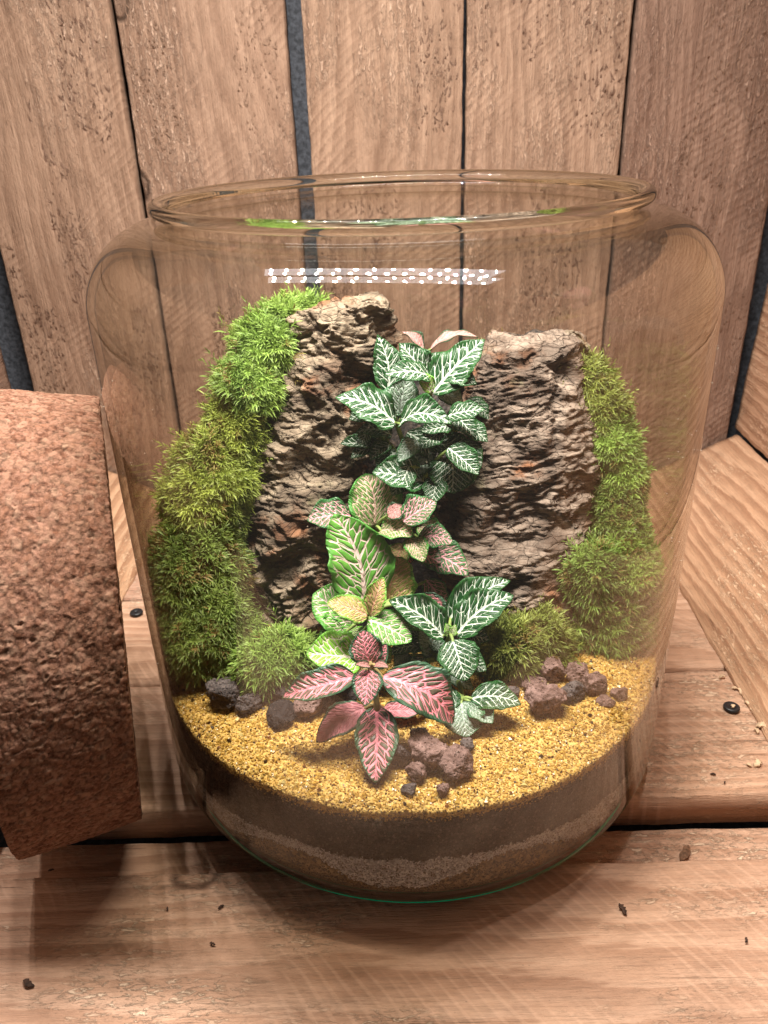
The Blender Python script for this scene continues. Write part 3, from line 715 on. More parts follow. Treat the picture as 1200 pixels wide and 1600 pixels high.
# ------------------------------------------------------------------ cork bark pieces
def bark(name, rows, mat, label, bulge, seed, strata, chunk, tilt, ledg=0.003, blk=0.006, wrp=0.006, soft=0.003, NS=300, NT_=260):
    """rows: (left point, right point) from bottom to top; an irregular closed slab bulging to the front."""
    rows = np.array(rows)                      # (k,2,3)
    k = len(rows)
    d = np.linalg.norm(np.diff(rows.mean(1), axis=0), axis=1); t = np.concatenate([[0], np.cumsum(d)]); t /= t[-1]
    s = np.linspace(0, 1, NS)
    Lp = np.stack([np.interp(s, t, rows[:, 0, c]) for c in range(3)], 1)
    Rp = np.stack([np.interp(s, t, rows[:, 1, c]) for c in range(3)], 1)
    C_ = (Lp + Rp) / 2; Wv = (Rp - Lp) / 2
    th = np.linspace(0, 2 * np.pi, NT_, endpoint=False)
    ct, st = np.cos(th), np.sin(th)
    sup = lambda v, p: np.sign(v) * np.abs(v) ** p
    front = Vector((0, -1, 0.25)).normalized()
    fr = np.array(front)
    dep = np.where(st > 0, bulge, bulge * 0.45)
    taper = np.clip(np.minimum(s / 0.05, (1 - s) / 0.06), 0, 1) ** 0.6
    V = C_[:, None] + Wv[:, None] * sup(ct, 0.9)[None, :, None] + fr[None, None] * (sup(st, 0.75) * dep)[None, :, None] * (0.15 + 0.85 * taper)[:, None, None]
    N = (Wv / np.linalg.norm(Wv, axis=1)[:, None])[:, None] * ct[None, :, None] + fr * st[None, :, None]
    N = N / np.linalg.norm(N, axis=2)[:, :, None]
    P = V.reshape(-1, 3); Nf = N.reshape(-1, 3)
    warp = wrp * np.stack([fbm(P * 45, 3, seed), fbm(P * 45, 3, seed + 7), fbm(P * 45, 3, seed + 13)], 1)
    Q = P + warp
    u = Q[:, 2] + tilt * Q[:, 0]
    # broken ledges: a sawtooth up the piece, its depth varying
    lay = np.stack([Q[:, 0] * 12, Q[:, 1] * 12, u * strata], 1)
    v1 = vnoise(lay, seed + 20)
    ph = u * strata * 0.8 + 1.3 * fbm(np.stack([Q[:, 0] * 18, Q[:, 1] * 18, u * 14], 1), 3, seed + 31)
    saw_ = (ph - np.floor(ph))
    ledge = np.where(saw_ < 0.82, saw_ / 0.82, (1 - saw_) / 0.18)
    c1, c2, cv = voro(Q * chunk * np.array([1, 1, 1.3]), seed + 2)
    crack = sstep(0.0, 0.16, c2 - c1)
    disp = ledg * (ledge - 0.5) + 0.0018 * v1 + (cv - 0.5) * blk * crack - 0.0018 * (1 - crack)
    disp += soft * fbm(P * 60, 4, seed + 40) + 0.0007 * ridged((P + 0.25 * warp) * np.array([120, 120, 480]), 4, seed + 50, 0.6)
    disp += 0.0010 * ridged(np.stack([Q[:, 0] * 45, Q[:, 1] * 45, u * 420], 1), 4, seed + 55, 0.65)
    # a few deep hollows
    hol = sstep(0.42, 0.80, fbm(P * np.array([38, 38, 30]), 2, seed + 60))
    disp -= 0.0055 * hol
    rusty = np.clip(sstep(0.2, 0.6, fbm(P * 32, 3, seed + 71)) + 0.6 * sstep(0.75, 1.0, np.abs(np.tile(ct, NS))), 0, 1)
    dark = 0.65 * np.clip(sstep(0.30, 0.65, fbm(np.stack([P[:, 0] * 30, P[:, 1] * 30, P[:, 2] * 60], 1), 4, seed + 81)), 0, 1)
    P = P + Nf * disp[:, None]
    sv = np.repeat(s, NT_); P[:, 2] += sstep(0.82, 1.0, sv) * 0.0045 * fbm(np.stack([P[:, 0] * 85, P[:, 1] * 85, P[:, 0] * 0 + seed], 1), 4, seed + 91)
    V = np.concatenate([P, [P[:NT_].mean(0)], [P[-NT_:].mean(0)]])
    i, j = np.meshgrid(np.arange(NS - 1), np.arange(NT_), indexing='ij')
    a = i * NT_ + j; b = i * NT_ + (j + 1) % NT_
    q = np.stack([a, a + NT_, b + NT_, b], -1).reshape(-1, 4)
    jj = np.arange(NT_)
    f0 = np.stack([jj, (jj + 1) % NT_, np.full(NT_, NS * NT_)], 1)
    f1 = np.stack([(NS - 1) * NT_ + (jj + 1) % NT_, (NS - 1) * NT_ + jj, np.full(NT_, NS * NT_ + 1)], 1)
    cols = np.zeros((len(V), 3)); cols[:-2, 0] = rusty; cols[:-2, 1] = dark
    o = mesh_np(name, V, [q, f0, f1], mat, None, True, cols=cols)
    return tag(o, label, 'bark')
bark('cork_bark', [((-0.0708, -0.01, 0.0683), (-0.05, -0.01, 0.0678)), ((-0.0758, -0.0062, 0.0779), (-0.0446, -0.0062, 0.0773)), ((-0.078, -0.0012, 0.0906), (-0.0402, -0.0012, 0.0898)), ((-0.0781, 0.0037, 0.1032), (-0.0381, 0.0037, 0.1023)), ((-0.0783, 0.0087, 0.1156), (-0.0334, 0.0087, 0.1146)), ((-0.0778, 0.0137, 0.128), (-0.0287, 0.0138, 0.1268)), ((-0.076, 0.0187, 0.1402), (-0.0237, 0.0187, 0.139)), ((-0.0735, 0.0237, 0.1524), (-0.0201, 0.0237, 0.1511)), ((-0.0707, 0.0287, 0.1644), (-0.0178, 0.0287, 0.1631)), ((-0.0673, 0.0338, 0.1764), (-0.0162, 0.0338, 0.1751)), ((-0.0643, 0.0388, 0.1883), (-0.0126, 0.0388, 0.187)), ((-0.0612, 0.0438, 0.2002), (-0.0097, 0.0438, 0.1988)), ((-0.0582, 0.0487, 0.2119), (-0.0055, 0.0488, 0.2105)), ((-0.0547, 0.0519, 0.2192), (-0.0034, 0.0519, 0.2178)), ((-0.0416, 0.0531, 0.2218), (-0.004, 0.0531, 0.2208)), ((-0.0291, 0.055, 0.2259), (-0.0052, 0.055, 0.2252)), ((-0.0258, 0.056, 0.2281), (-0.009, 0.056, 0.2276))], M['bark_tan'], 'tall chunky tan cork bark with hollows, standing beside the taller moss bank', 0.017, 3, 60.0, 48.0, 0.25, 0.0016, 0.007, 0.006, 0.0038)
bark('cork_bark', [((0.046, -0.004, 0.0706), (0.0828, -0.004, 0.0698)), ((0.031, 0.0003, 0.0793), (0.0864, 0.0003, 0.0781)), ((0.0199, 0.0064, 0.0915), (0.0897, 0.0064, 0.09)), ((0.0134, 0.0126, 0.1037), (0.0927, 0.0126, 0.1019)), ((0.011, 0.0187, 0.1158), (0.0943, 0.0187, 0.1138)), ((0.0147, 0.0249, 0.1277), (0.0959, 0.0249, 0.1258)), ((0.0197, 0.031, 0.1396), (0.0996, 0.031, 0.1376)), ((0.0277, 0.0371, 0.1514), (0.1012, 0.0371, 0.1496)), ((0.033, 0.0433, 0.1633), (0.0981, 0.0433, 0.1616)), ((0.0326, 0.0494, 0.1753), (0.0931, 0.0494, 0.1737)), ((0.0353, 0.0556, 0.1872), (0.094, 0.0556, 0.1857)), ((0.0433, 0.0617, 0.199), (0.0926, 0.0617, 0.1977)), ((0.0491, 0.064, 0.2034), (0.0871, 0.064, 0.2023))], M['bark_grey'], 'broad greyish cork bark with layered horizontal ridges', 0.026, 90, 130.0, 22.0, -0.16, 0.0013, 0.0012, 0.0055, 0.0022)

# ------------------------------------------------------------------ moss
def moss(blobs, col, label, dens, seed, length=0.0070, wide=0.00030, lean=0.45, spread=1.05, nb=15):
    """A cushion of overlapping rounded lumps, covered with little stars of narrow leaves."""
    g = np.random.default_rng(seed)
    blobs = [(np.array(c), np.array(r)) for c, r in blobs]
    org = np.mean([c for c, r in blobs], axis=0)
    root = empty('moss_cushion', tuple(org))
    tag(root, label, 'moss', 'moss cushions in the jar')
    nu, nv = 32, 20
    U, Vv = np.meshgrid(np.linspace(0, 2 * np.pi, nu, endpoint=False), np.linspace(0.02, np.pi - 0.02, nv), indexing='ij')
    D = np.stack([np.sin(Vv) * np.cos(U), np.sin(Vv) * np.sin(U), np.cos(Vv)], -1).reshape(-1, 3)
    lump = lambda p: 1 + 0.20 * fbm(p * 62, 3, 5)
    i, j = np.meshgrid(np.arange(nu), np.arange(nv - 1), indexing='ij')
    a = i * nv + j; b = ((i + 1) % nu) * nv + j
    q0 = np.stack([a, a + 1, b + 1, b], -1).reshape(-1, 4)
    BV, BF = [], []
    base, nn = [], []
    for k, (c, r) in enumerate(blobs):
        p = c + D * r * 0.90
        p = c + (p - c) * lump(p)[:, None]
        rad = np.hypot(p[:, 0], p[:, 1]); p[:, :2] *= np.minimum(1, (RI - 0.005) / np.maximum(rad, 1e-6))[:, None]
        BV.append(p - org); BF.append(q0 + k * len(D))
        area = 4 * np.pi * ((r[0] * r[1]) ** 1.6 / 3 + (r[0] * r[2]) ** 1.6 / 3 + (r[1] * r[2]) ** 1.6 / 3) ** (1 / 1.6)
        m = int(area * dens)
        d = g.normal(size=(m, 3)); d /= np.linalg.norm(d, axis=1)[:, None]
        p = c + d * r * 0.93
        p = c + (p - c) * lump(p)[:, None]
        keep = (d[:, 2] > -0.6) & (d[:, 1] < 0.8)
        for k2, (c2, r2) in enumerate(blobs):
            if k2 != k: keep &= (((p - c2) / (r2 * 0.85)) ** 2).sum(1) > 1
        keep &= np.hypot(p[:, 0], p[:, 1]) < RI + 0.004
        nrm = d / r; nrm /= np.linalg.norm(nrm, axis=1)[:, None]
        base.append(p[keep]); nn.append(nrm[keep])
    mesh_np('mound', np.concatenate(BV), [np.concatenate(BF)], M['moss_base'], root, True)
    base = np.concatenate(base); nn = np.concatenate(nn); m = len(base)
    flow = np.stack([fbm(base * 40 + 3, 2, 7), fbm(base * 40 + 9, 2, 8), 0.4 * fbm(base * 40 + 15, 2, 9)], 1)
    ax = nn + np.array([0, 0, lean]) + 0.55 * flow + g.normal(size=(m, 3)) * 0.22; ax /= np.linalg.norm(ax, axis=1)[:, None]
    hgt = length * g.uniform(0.35, 1.0, m) * (1 + 0.9 * (g.random(m) > 0.93)) * np.clip(1 + 0.5 * fbm(base * 150, 2, 41), 0.5, 1.5)
    t = np.linspace(0.15, 1.0, nb)[None] + g.uniform(-0.05, 0.05, (m, nb))
    az = g.uniform(0, 2 * np.pi, (m, 1)) + np.arange(nb)[None] * 2.4 + g.normal(size=(m, nb)) * 0.25
    ref = np.where(np.abs(ax[:, 2:3]) < 0.9, np.array([[0, 0, 1.0]]), np.array([[1.0, 0, 0]]))
    e1 = np.cross(ax, ref); e1 /= np.linalg.norm(e1, axis=1)[:, None]; e2 = np.cross(ax, e1)
    rad_ = e1[:, None] * np.cos(az)[..., None] + e2[:, None] * np.sin(az)[..., None]
    open_ = (1.15 - 0.70 * t) * spread
    dirl = ax[:, None] * (1 - 0.55 * open_)[..., None] + rad_ * open_[..., None]
    dirl /= np.linalg.norm(dirl, axis=2)[..., None]
    p0 = base[:, None] + ax[:, None] * (t * hgt[:, None])[..., None]
    ll = length * 0.72 * g.uniform(0.55, 1.25, (m, nb)) * (1.1 - 0.35 * t)
    sag = np.zeros((m, nb, 3)); sag[..., 2] = -0.15
    p1 = p0 + dirl * (ll * 0.5)[..., None]
    p2 = p0 + (dirl + sag) * ll[..., None]
    sd = np.cross(dirl, ax[:, None] + 0.01); sd /= np.maximum(np.linalg.norm(sd, axis=2), 1e-6)[..., None]
    w = wide * g.uniform(0.7, 1.3, (m, nb))[..., None]
    W = np.stack([p0 - sd * w * 0.7, p0 + sd * w * 0.7, p1 + sd * w, p1 - sd * w, p2], 2).reshape(-1, 3)
    rad = np.hypot(W[:, 0], W[:, 1]); k = np.minimum(1, (RI - 0.0004) / rad); W[:, :2] *= k[:, None]
    nl = m * nb; o5 = 5 * np.arange(nl)[:, None]
    quad = np.array([[0, 1, 2, 3]]) + o5; tri = np.array([[3, 2, 4]]) + o5
    patch = np.clip(0.5 + 0.9 * fbm(base * 75 + seed, 3, seed + 4), 0, 1)
    colA, colB, colC = [np.array(x) for x in col]
    cs = colA * (1 - patch[:, None]) + colB * patch[:, None]
    cs = cs * g.uniform(0.75, 1.25, (m, 1))
    old = (g.random(m) < 0.025) | ((fbm(base * 120, 2, 77) > 0.62) & (g.random(m) < 0.6)); cs[old] = np.array((0.22, 0.15, 0.045))
    cl = np.repeat(cs[:, None], nb, 1)
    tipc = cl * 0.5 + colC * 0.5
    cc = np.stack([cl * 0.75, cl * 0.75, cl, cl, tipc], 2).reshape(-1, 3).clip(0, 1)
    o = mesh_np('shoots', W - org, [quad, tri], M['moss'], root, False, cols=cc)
    o['kind'] = 'stuff'
    return root
BR = ((0.16, 0.27, 0.045), (0.27, 0.40, 0.075), (0.50, 0.64, 0.20))
YL = ((0.21, 0.27, 0.040), (0.33, 0.39, 0.065), (0.56, 0.62, 0.18))
DK = ((0.115, 0.175, 0.030), (0.20, 0.28, 0.055), (0.42, 0.52, 0.17))
OL = ((0.17, 0.22, 0.040), (0.27, 0.32, 0.065), (0.48, 0.54, 0.18))
LG = ((0.13, 0.225, 0.035), (0.22, 0.34, 0.060), (0.44, 0.58, 0.17))
moss([((-0.1053, -0.034, 0.0805), (0.0164, 0.018, 0.0206)), ((-0.1098, -0.02, 0.1051), (0.0152, 0.019, 0.024)), ((-0.0983, -0.012, 0.1036), (0.0142, 0.02, 0.0271)), ((-0.0914, -0.03, 0.0831), (0.012, 0.0162, 0.0213))], DK, 'dark green moss cushion at the foot of the taller moss bank, touching the glass', 680000, 70)
moss([((-0.1025, 0.0, 0.1392), (0.014, 0.0143, 0.0154)), ((-0.0946, 0.01, 0.1519), (0.0147, 0.0163, 0.0189)), ((-0.0853, 0.022, 0.1675), (0.0123, 0.0136, 0.0156)), ((-0.0956, 0.004, 0.1297), (0.0123, 0.0133, 0.015))], YL, 'yellow-green moss cushion in the middle of the taller bank', 680000, 71)
moss([((-0.0761, 0.032, 0.1875), (0.0136, 0.0142, 0.0156)), ((-0.0692, 0.04, 0.2031), (0.0116, 0.0126, 0.0143)), ((-0.0618, 0.052, 0.2129), (0.0098, 0.0098, 0.0103)), ((-0.0489, 0.064, 0.2165), (0.008, 0.0067, 0.0056))], BR, 'bright fluffy moss at the top of the taller bank, reaching behind the tan bark', 680000, 72, length=0.0078)
moss([((-0.0691, -0.046, 0.0754), (0.0123, 0.0111, 0.0104)), ((-0.0575, -0.04, 0.0751), (0.0106, 0.0106, 0.0112))], BR, 'low bright moss tuft at the foot of the tan bark', 680000, 73, length=0.0075)
moss([((0.0958, 0.052, 0.1756), (0.0091, 0.0116, 0.0149)), ((0.1038, 0.045, 0.1619), (0.0115, 0.0132, 0.0156))], OL, 'pale soft moss at the top of the bank beside the grey bark', 680000, 74)
moss([((0.1065, 0.034, 0.1489), (0.0127, 0.0134, 0.0148)), ((0.1125, 0.028, 0.1343), (0.0107, 0.0124, 0.0148))], BR, 'fresh green moss in the upper half of the bank beside the grey bark', 680000, 75)
moss([((0.1053, 0.022, 0.1251), (0.0114, 0.0117, 0.0127)), ((0.1089, 0.012, 0.1152), (0.0126, 0.0122, 0.0125))], DK, 'dense dark short moss in the middle of the bank beside the grey bark', 680000, 76, length=0.0058)
moss([((0.0935, -0.006, 0.0957), (0.0137, 0.0153, 0.0178)), ((0.1126, -0.002, 0.0928), (0.0145, 0.0164, 0.0194)), ((0.1052, -0.008, 0.0705), (0.0186, 0.0166, 0.0154)), ((0.0889, -0.008, 0.0676), (0.012, 0.0127, 0.0141))], LG, 'big leafy moss cushion at the foot of the bank beside the grey bark', 680000, 77, length=0.0078)
moss([((0.0491, -0.032, 0.072), (0.0158, 0.0136, 0.012)), ((0.0641, -0.026, 0.0739), (0.0128, 0.0115, 0.0108))], OL, 'low olive moss patch in front of the grey bark', 680000, 78, length=0.0075)
moss([((0.0457, 0.075, 0.1839), (0.0084, 0.0077, 0.0074))], OL, 'little moss tuft glimpsed behind the topmost white-veined leaves', 680000, 79)

# ------------------------------------------------------------------ lava rocks
def icos(sub=4):
    import bmesh
    bm = bmesh.new(); bmesh.ops.create_icosphere(bm, subdivisions=sub, radius=1.0)
    V = np.array([v.co[:] for v in bm.verts]); F = np.array([[v.index for v in f.verts] for f in bm.faces]); bm.free()
    return V, F
IV, IF = icos(5)
def rock(p, size, mat, label, seed, squash=0.8):
    g = np.random.default_rng(seed)
    d = IV
    # angular: cut by a few random planes
    rad = np.ones(len(d)) * 1.15
    for _ in range(12):
        nrm = g.normal(size=3); nrm /= np.linalg.norm(nrm); off = g.uniform(0.62, 0.95)
        dn = d @ nrm
        rad = np.where(dn > 0.05, np.minimum(rad, off / np.maximum(dn, 0.05)), rad)
    V = d * rad[:, None]
    V = V * (1 + 0.10 * fbm(d * 2.3 + seed, 4, seed)[:, None])
    d1, d2, _ = voro(d * 6.5 + seed, seed)
    V = V * (1 - 0.085 * sstep(0.42, 0.15, d1) + 0.05 * fbm(d * 14 + seed, 3, seed + 2))[:, None]
    s = np.array(size) / 2
    V = V * 1.06 * np.array([s[0], s[0] * g.uniform(0.8, 1.0), s[1]])
    a = g.uniform(-0.25, 0.25); ca, sa = math.cos(a), math.sin(a)
    V = np.stack([V[:, 0] * ca - V[:, 2] * sa, V[:, 1], V[:, 0] * sa + V[:, 2] * ca], 1)
    o = mesh_np('lava_rock', V, [IF], M[mat], None, True, loc=p)
    return tag(o, label, 'rock', 'lava rocks on the sand')
rock((-0.0881, -0.0597, 0.0704), (0.0156, 0.015), 'lava_dark', 'largest pitted rock at the foot of the taller moss bank', 1)
rock((-0.0737, -0.0659, 0.0689), (0.0112, 0.0109), 'lava_dark', 'rounded dark rock next to the largest one below the taller moss bank', 2)
rock((-0.0717, -0.0559, 0.0681), (0.0091, 0.0086), 'lava_dark', 'small dark rock tucked behind the rounded one, touching the moss', 3)
rock((-0.0593, -0.0734, 0.0684), (0.0145, 0.0095), 'lava_black', 'flat near-black rock below the pink leaf tip', 4)
rock((-0.0621, -0.0594, 0.0685), (0.009, 0.0098), 'lava_dark', 'dark rock right under the tip of the long pink leaf', 5)
rock((-0.0463, -0.0664, 0.0696), (0.0135, 0.0128), 'lava', 'brown rock in the shade under the long pink leaf', 6)
rock((-0.0347, -0.0619, 0.0701), (0.0166, 0.0142), 'lava_dark', 'large dark rock in shade behind the pink plant stem', 7)
rock((0.0067, -0.1004, 0.0709), (0.015, 0.0163), 'lava', 'largest roundish rock in front of the pink plant', 8)
rock((0.0182, -0.106, 0.0698), (0.0127, 0.0132), 'lava', 'pointed rock beside the largest front rock', 9)
rock((0.0017, -0.1091, 0.0681), (0.0074, 0.0086), 'lava', 'small round rock below the largest front rock', 10)
rock((-0.0016, -0.1163, 0.067), (0.0067, 0.0056), 'lava_dark', 'small slate-grey stone lying alone near the front of the sand', 11)
rock((0.0126, -0.1173, 0.0672), (0.0052, 0.0062), 'lava', 'tiny stone lying alone below the pointed rock', 12)
rock((-0.0054, -0.0994, 0.0694), (0.0086, 0.0123), 'lava_dark', 'dark rock between the front pink leaf and the largest front rock', 13)
rock((0.0244, -0.0919, 0.0672), (0.0055, 0.006), 'lava_dark', 'tiny dark stone above the pointed rock', 14)
rock((-0.0157, -0.109, 0.0669), (0.0063, 0.0052), 'lava_black', 'black pebble under the tip of the hanging pink leaf', 15)
rock((0.0036, -0.0864, 0.0678), (0.0095, 0.0079), 'lava_dark', 'dark rock in the shade behind the largest front rock', 16)
rock((0.0693, -0.0458, 0.0691), (0.0123, 0.0113), 'lava', 'rock at the top of the cluster beneath the grey bark', 17)
rock((0.0808, -0.0462, 0.0688), (0.0104, 0.0107), 'lava', 'rock at the upper end of the ridge below the leafy moss cushion', 18)
rock((0.0851, -0.057, 0.0694), (0.0107, 0.0123), 'lava', 'tall rock at the outer end of the cluster below the leafy moss', 19)
rock((0.0607, -0.0676, 0.0705), (0.0163, 0.0152), 'lava', 'biggest rock of the cluster beside the lower white-veined leaf', 20)
rock((0.0748, -0.0602, 0.0685), (0.0113, 0.0097), 'lava_dark', 'greyer rock in the middle of the cluster below the leafy moss', 21)
rock((0.0892, -0.0659, 0.0671), (0.007, 0.0057), 'lava', 'small reddish rock just below the end of the rock cluster', 22)
rock((0.0969, -0.0613, 0.0675), (0.0074, 0.0071), 'lava', 'outermost small rock lying alone near the glass', 23)
rock((0.058, -0.0518, 0.0676), (0.0109, 0.0073), 'lava', 'low rock between the olive moss and the biggest cluster rock', 24)
rock((0.0487, -0.0569, 0.0666), (0.006, 0.0046), 'lava_dark', 'tiny stone above the tip of the lower white-veined leaf', 25)

# ------------------------------------------------------------------ fittonia plants
def tube(pts, radii, nseg=8):
    pts = [Vector(p) for p in pts]; V = []; F = []
    for i, p in enumerate(pts):
        t = (pts[min(i + 1, len(pts) - 1)] - pts[max(i - 1, 0)]).normalized()
        a = t.cross(Vector((0, 0, 1)) if abs(t.z) < 0.9 else Vector((1, 0, 0))).normalized(); b = t.cross(a)
        for k in range(nseg):
            an = 2 * math.pi * k / nseg
            V.append(tuple(p + (a * math.cos(an) + b * math.sin(an)) * radii[i]))
    for i in range(len(pts) - 1):
        for k in range(nseg):
            F.append((i * nseg + k, i * nseg + (k + 1) % nseg, (i + 1) * nseg + (k + 1) % nseg, (i + 1) * nseg + k))
    return V, F

def bez(a, b, c, k=8):
    a, b, c = Vector(a), Vector(b), Vector(c)
    return [a * (1 - t) ** 2 + b * 2 * t * (1 - t) + c * t * t for t in np.linspace(0, 1, k)]

def leaf(parent, origin, base, tip, width, mat, roll=0.0, arch=0.12, cup=0.18, wave=0.05, rnd=0.5, seed=0, curl=0.0):
    """A leaf blade from base to tip; local mesh in the plant's frame."""
    g = np.random.default_rng(seed + 500)
    B = np.array(base); T = np.array(tip); axv = T - B; L = np.linalg.norm(axv); ay = axv / L
    tocam = np.array(CAM) - (B + T) / 2; tocam /= np.linalg.norm(tocam)
    nn = 0.62 * tocam + np.array([0, 0, 0.62]); nn -= ay * (nn @ ay); nn /= np.linalg.norm(nn)
    axx = np.cross(ay, nn)
    cr, sr = math.cos(roll), math.sin(roll)
    axx, nn = axx * cr + nn * sr, nn * cr - axx * sr
    nv, nu = 34, 21
    v = np.linspace(0, 1, nv); u = np.linspace(-1, 1, nu)
    p1, p2 = 0.55 + 0.12 * (1 - rnd), 0.60 + 0.55 * (1 - rnd)
    prof = (v ** p1) * ((1 - v) ** p2); prof /= prof.max()
    prof = np.maximum(prof, 0.012)
    hw = width / 2 * prof
    VV, UU = np.meshgrid(v, u, indexing='ij')
    scal = 1 + 0.06 * np.stack([fbm(np.stack([v * 9, v * 0 + q, v * 0 + seed], 1), 3, seed) for q in (1.0, 7.0)], 1)
    HW = hw[:, None] * np.where(UU < 0, scal[:, :1], scal[:, 1:])
    x = UU * HW
    z = arch * L * 4 * VV * (1 - VV)                          # arch along the blade
    z = z - curl * L * VV ** 3
    z = z + cup * HW * (UU ** 2) * g.uniform(-0.4, 2.0) + 0.22 * HW * np.abs(UU) * g.uniform(0.2, 1.4)        # trough about the midrib
    z = z + wave * width * np.sin(VV * g.uniform(9, 15) + g.uniform(0, 6) + 1.5 * np.sign(UU)) * np.abs(UU) ** 3 * np.sin(np.pi * VV)
    z = z + 0.005 * width * np.sin((VV * L - 0.9 * np.abs(x)) / L * 2 * np.pi * 7) * (1 - np.abs(UU) ** 4)
    bend = g.uniform(-0.10, 0.10) * L * np.sin(np.pi * VV)
    P = B + (VV * L)[..., None] * ay + (x + bend)[..., None] * axx + z[..., None] * nn
    P = P.reshape(-1, 3) - np.array(origin)
    W = P + np.array(origin); rad = np.hypot(W[:, 0], W[:, 1]); k = np.minimum(1, (RI - 0.001) / rad); W[:, :2] *= k[:, None]; P = W - np.array(origin)
    i, j = np.meshgrid(np.arange(nv - 1), np.arange(nu - 1), indexing='ij')
    a = i * nu + j
    q = np.stack([a, a + 1, a + nu + 1, a + nu], -1).reshape(-1, 4)
    flat = np.stack([x.ravel() / L, VV.ravel()], 1); norm = np.stack([UU.ravel(), VV.ravel()], 1)
    o = mesh_np('leaf', P, [q], mat, parent, True, uvs={"flat": flat, "norm": norm})
    md = o.modifiers.new('thickness', 'SOLIDIFY'); md.thickness = 0.00035; md.offset = -1
    return o

def plant(name, label, foot, nodes, leaves, stem='stem', group='fittonia plants in the jar'):
    """foot: where it enters the soil; nodes: crown points up the stem; leaves: (node, kind, base, tip, width, roll, arch, curl, rnd)."""
    root = empty(name, foot); tag(root, label, 'plant', group)
    foot = Vector(foot)
    V, F = [], []
    def add(pts, radii):
        v, f = tube([Vector(p) - foot for p in pts], radii); o = len(V)
        V.extend(v); F.extend([tuple(x + o for x in q) for q in f])
    for nd in nodes:
        nd = Vector(nd); midp = (foot + nd) / 2 + Vector((0.002, -0.002, 0.003))
        pts = bez(foot - Vector((0, 0, 0.004)), midp, nd, 10)
        add(pts, np.linspace(0.0017, 0.0011, 10))
    for k, (ni, kind, base, tip, width, roll, arch, curl, rn) in enumerate(leaves):
        nd = Vector(nodes[ni]); b = Vector(base)
        if (nd - b).length > 0.0012:
            add(bez(nd, (nd + b) / 2 + Vector((0, 0, 0.0015)), b + (Vector(tip) - b).normalized() * 0.001, 6), np.linspace(0.0010, 0.00065, 6))
        leaf(root, tuple(foot), base, tip, width, LEAF[kind], roll, arch, 0.2, 0.085, rn, seed=hash((round(base[0], 4), round(tip[2], 4), k)) % 9999, curl=curl)
    mesh_np('stem', V, [np.array(F)], M[stem], root, True)
    return root
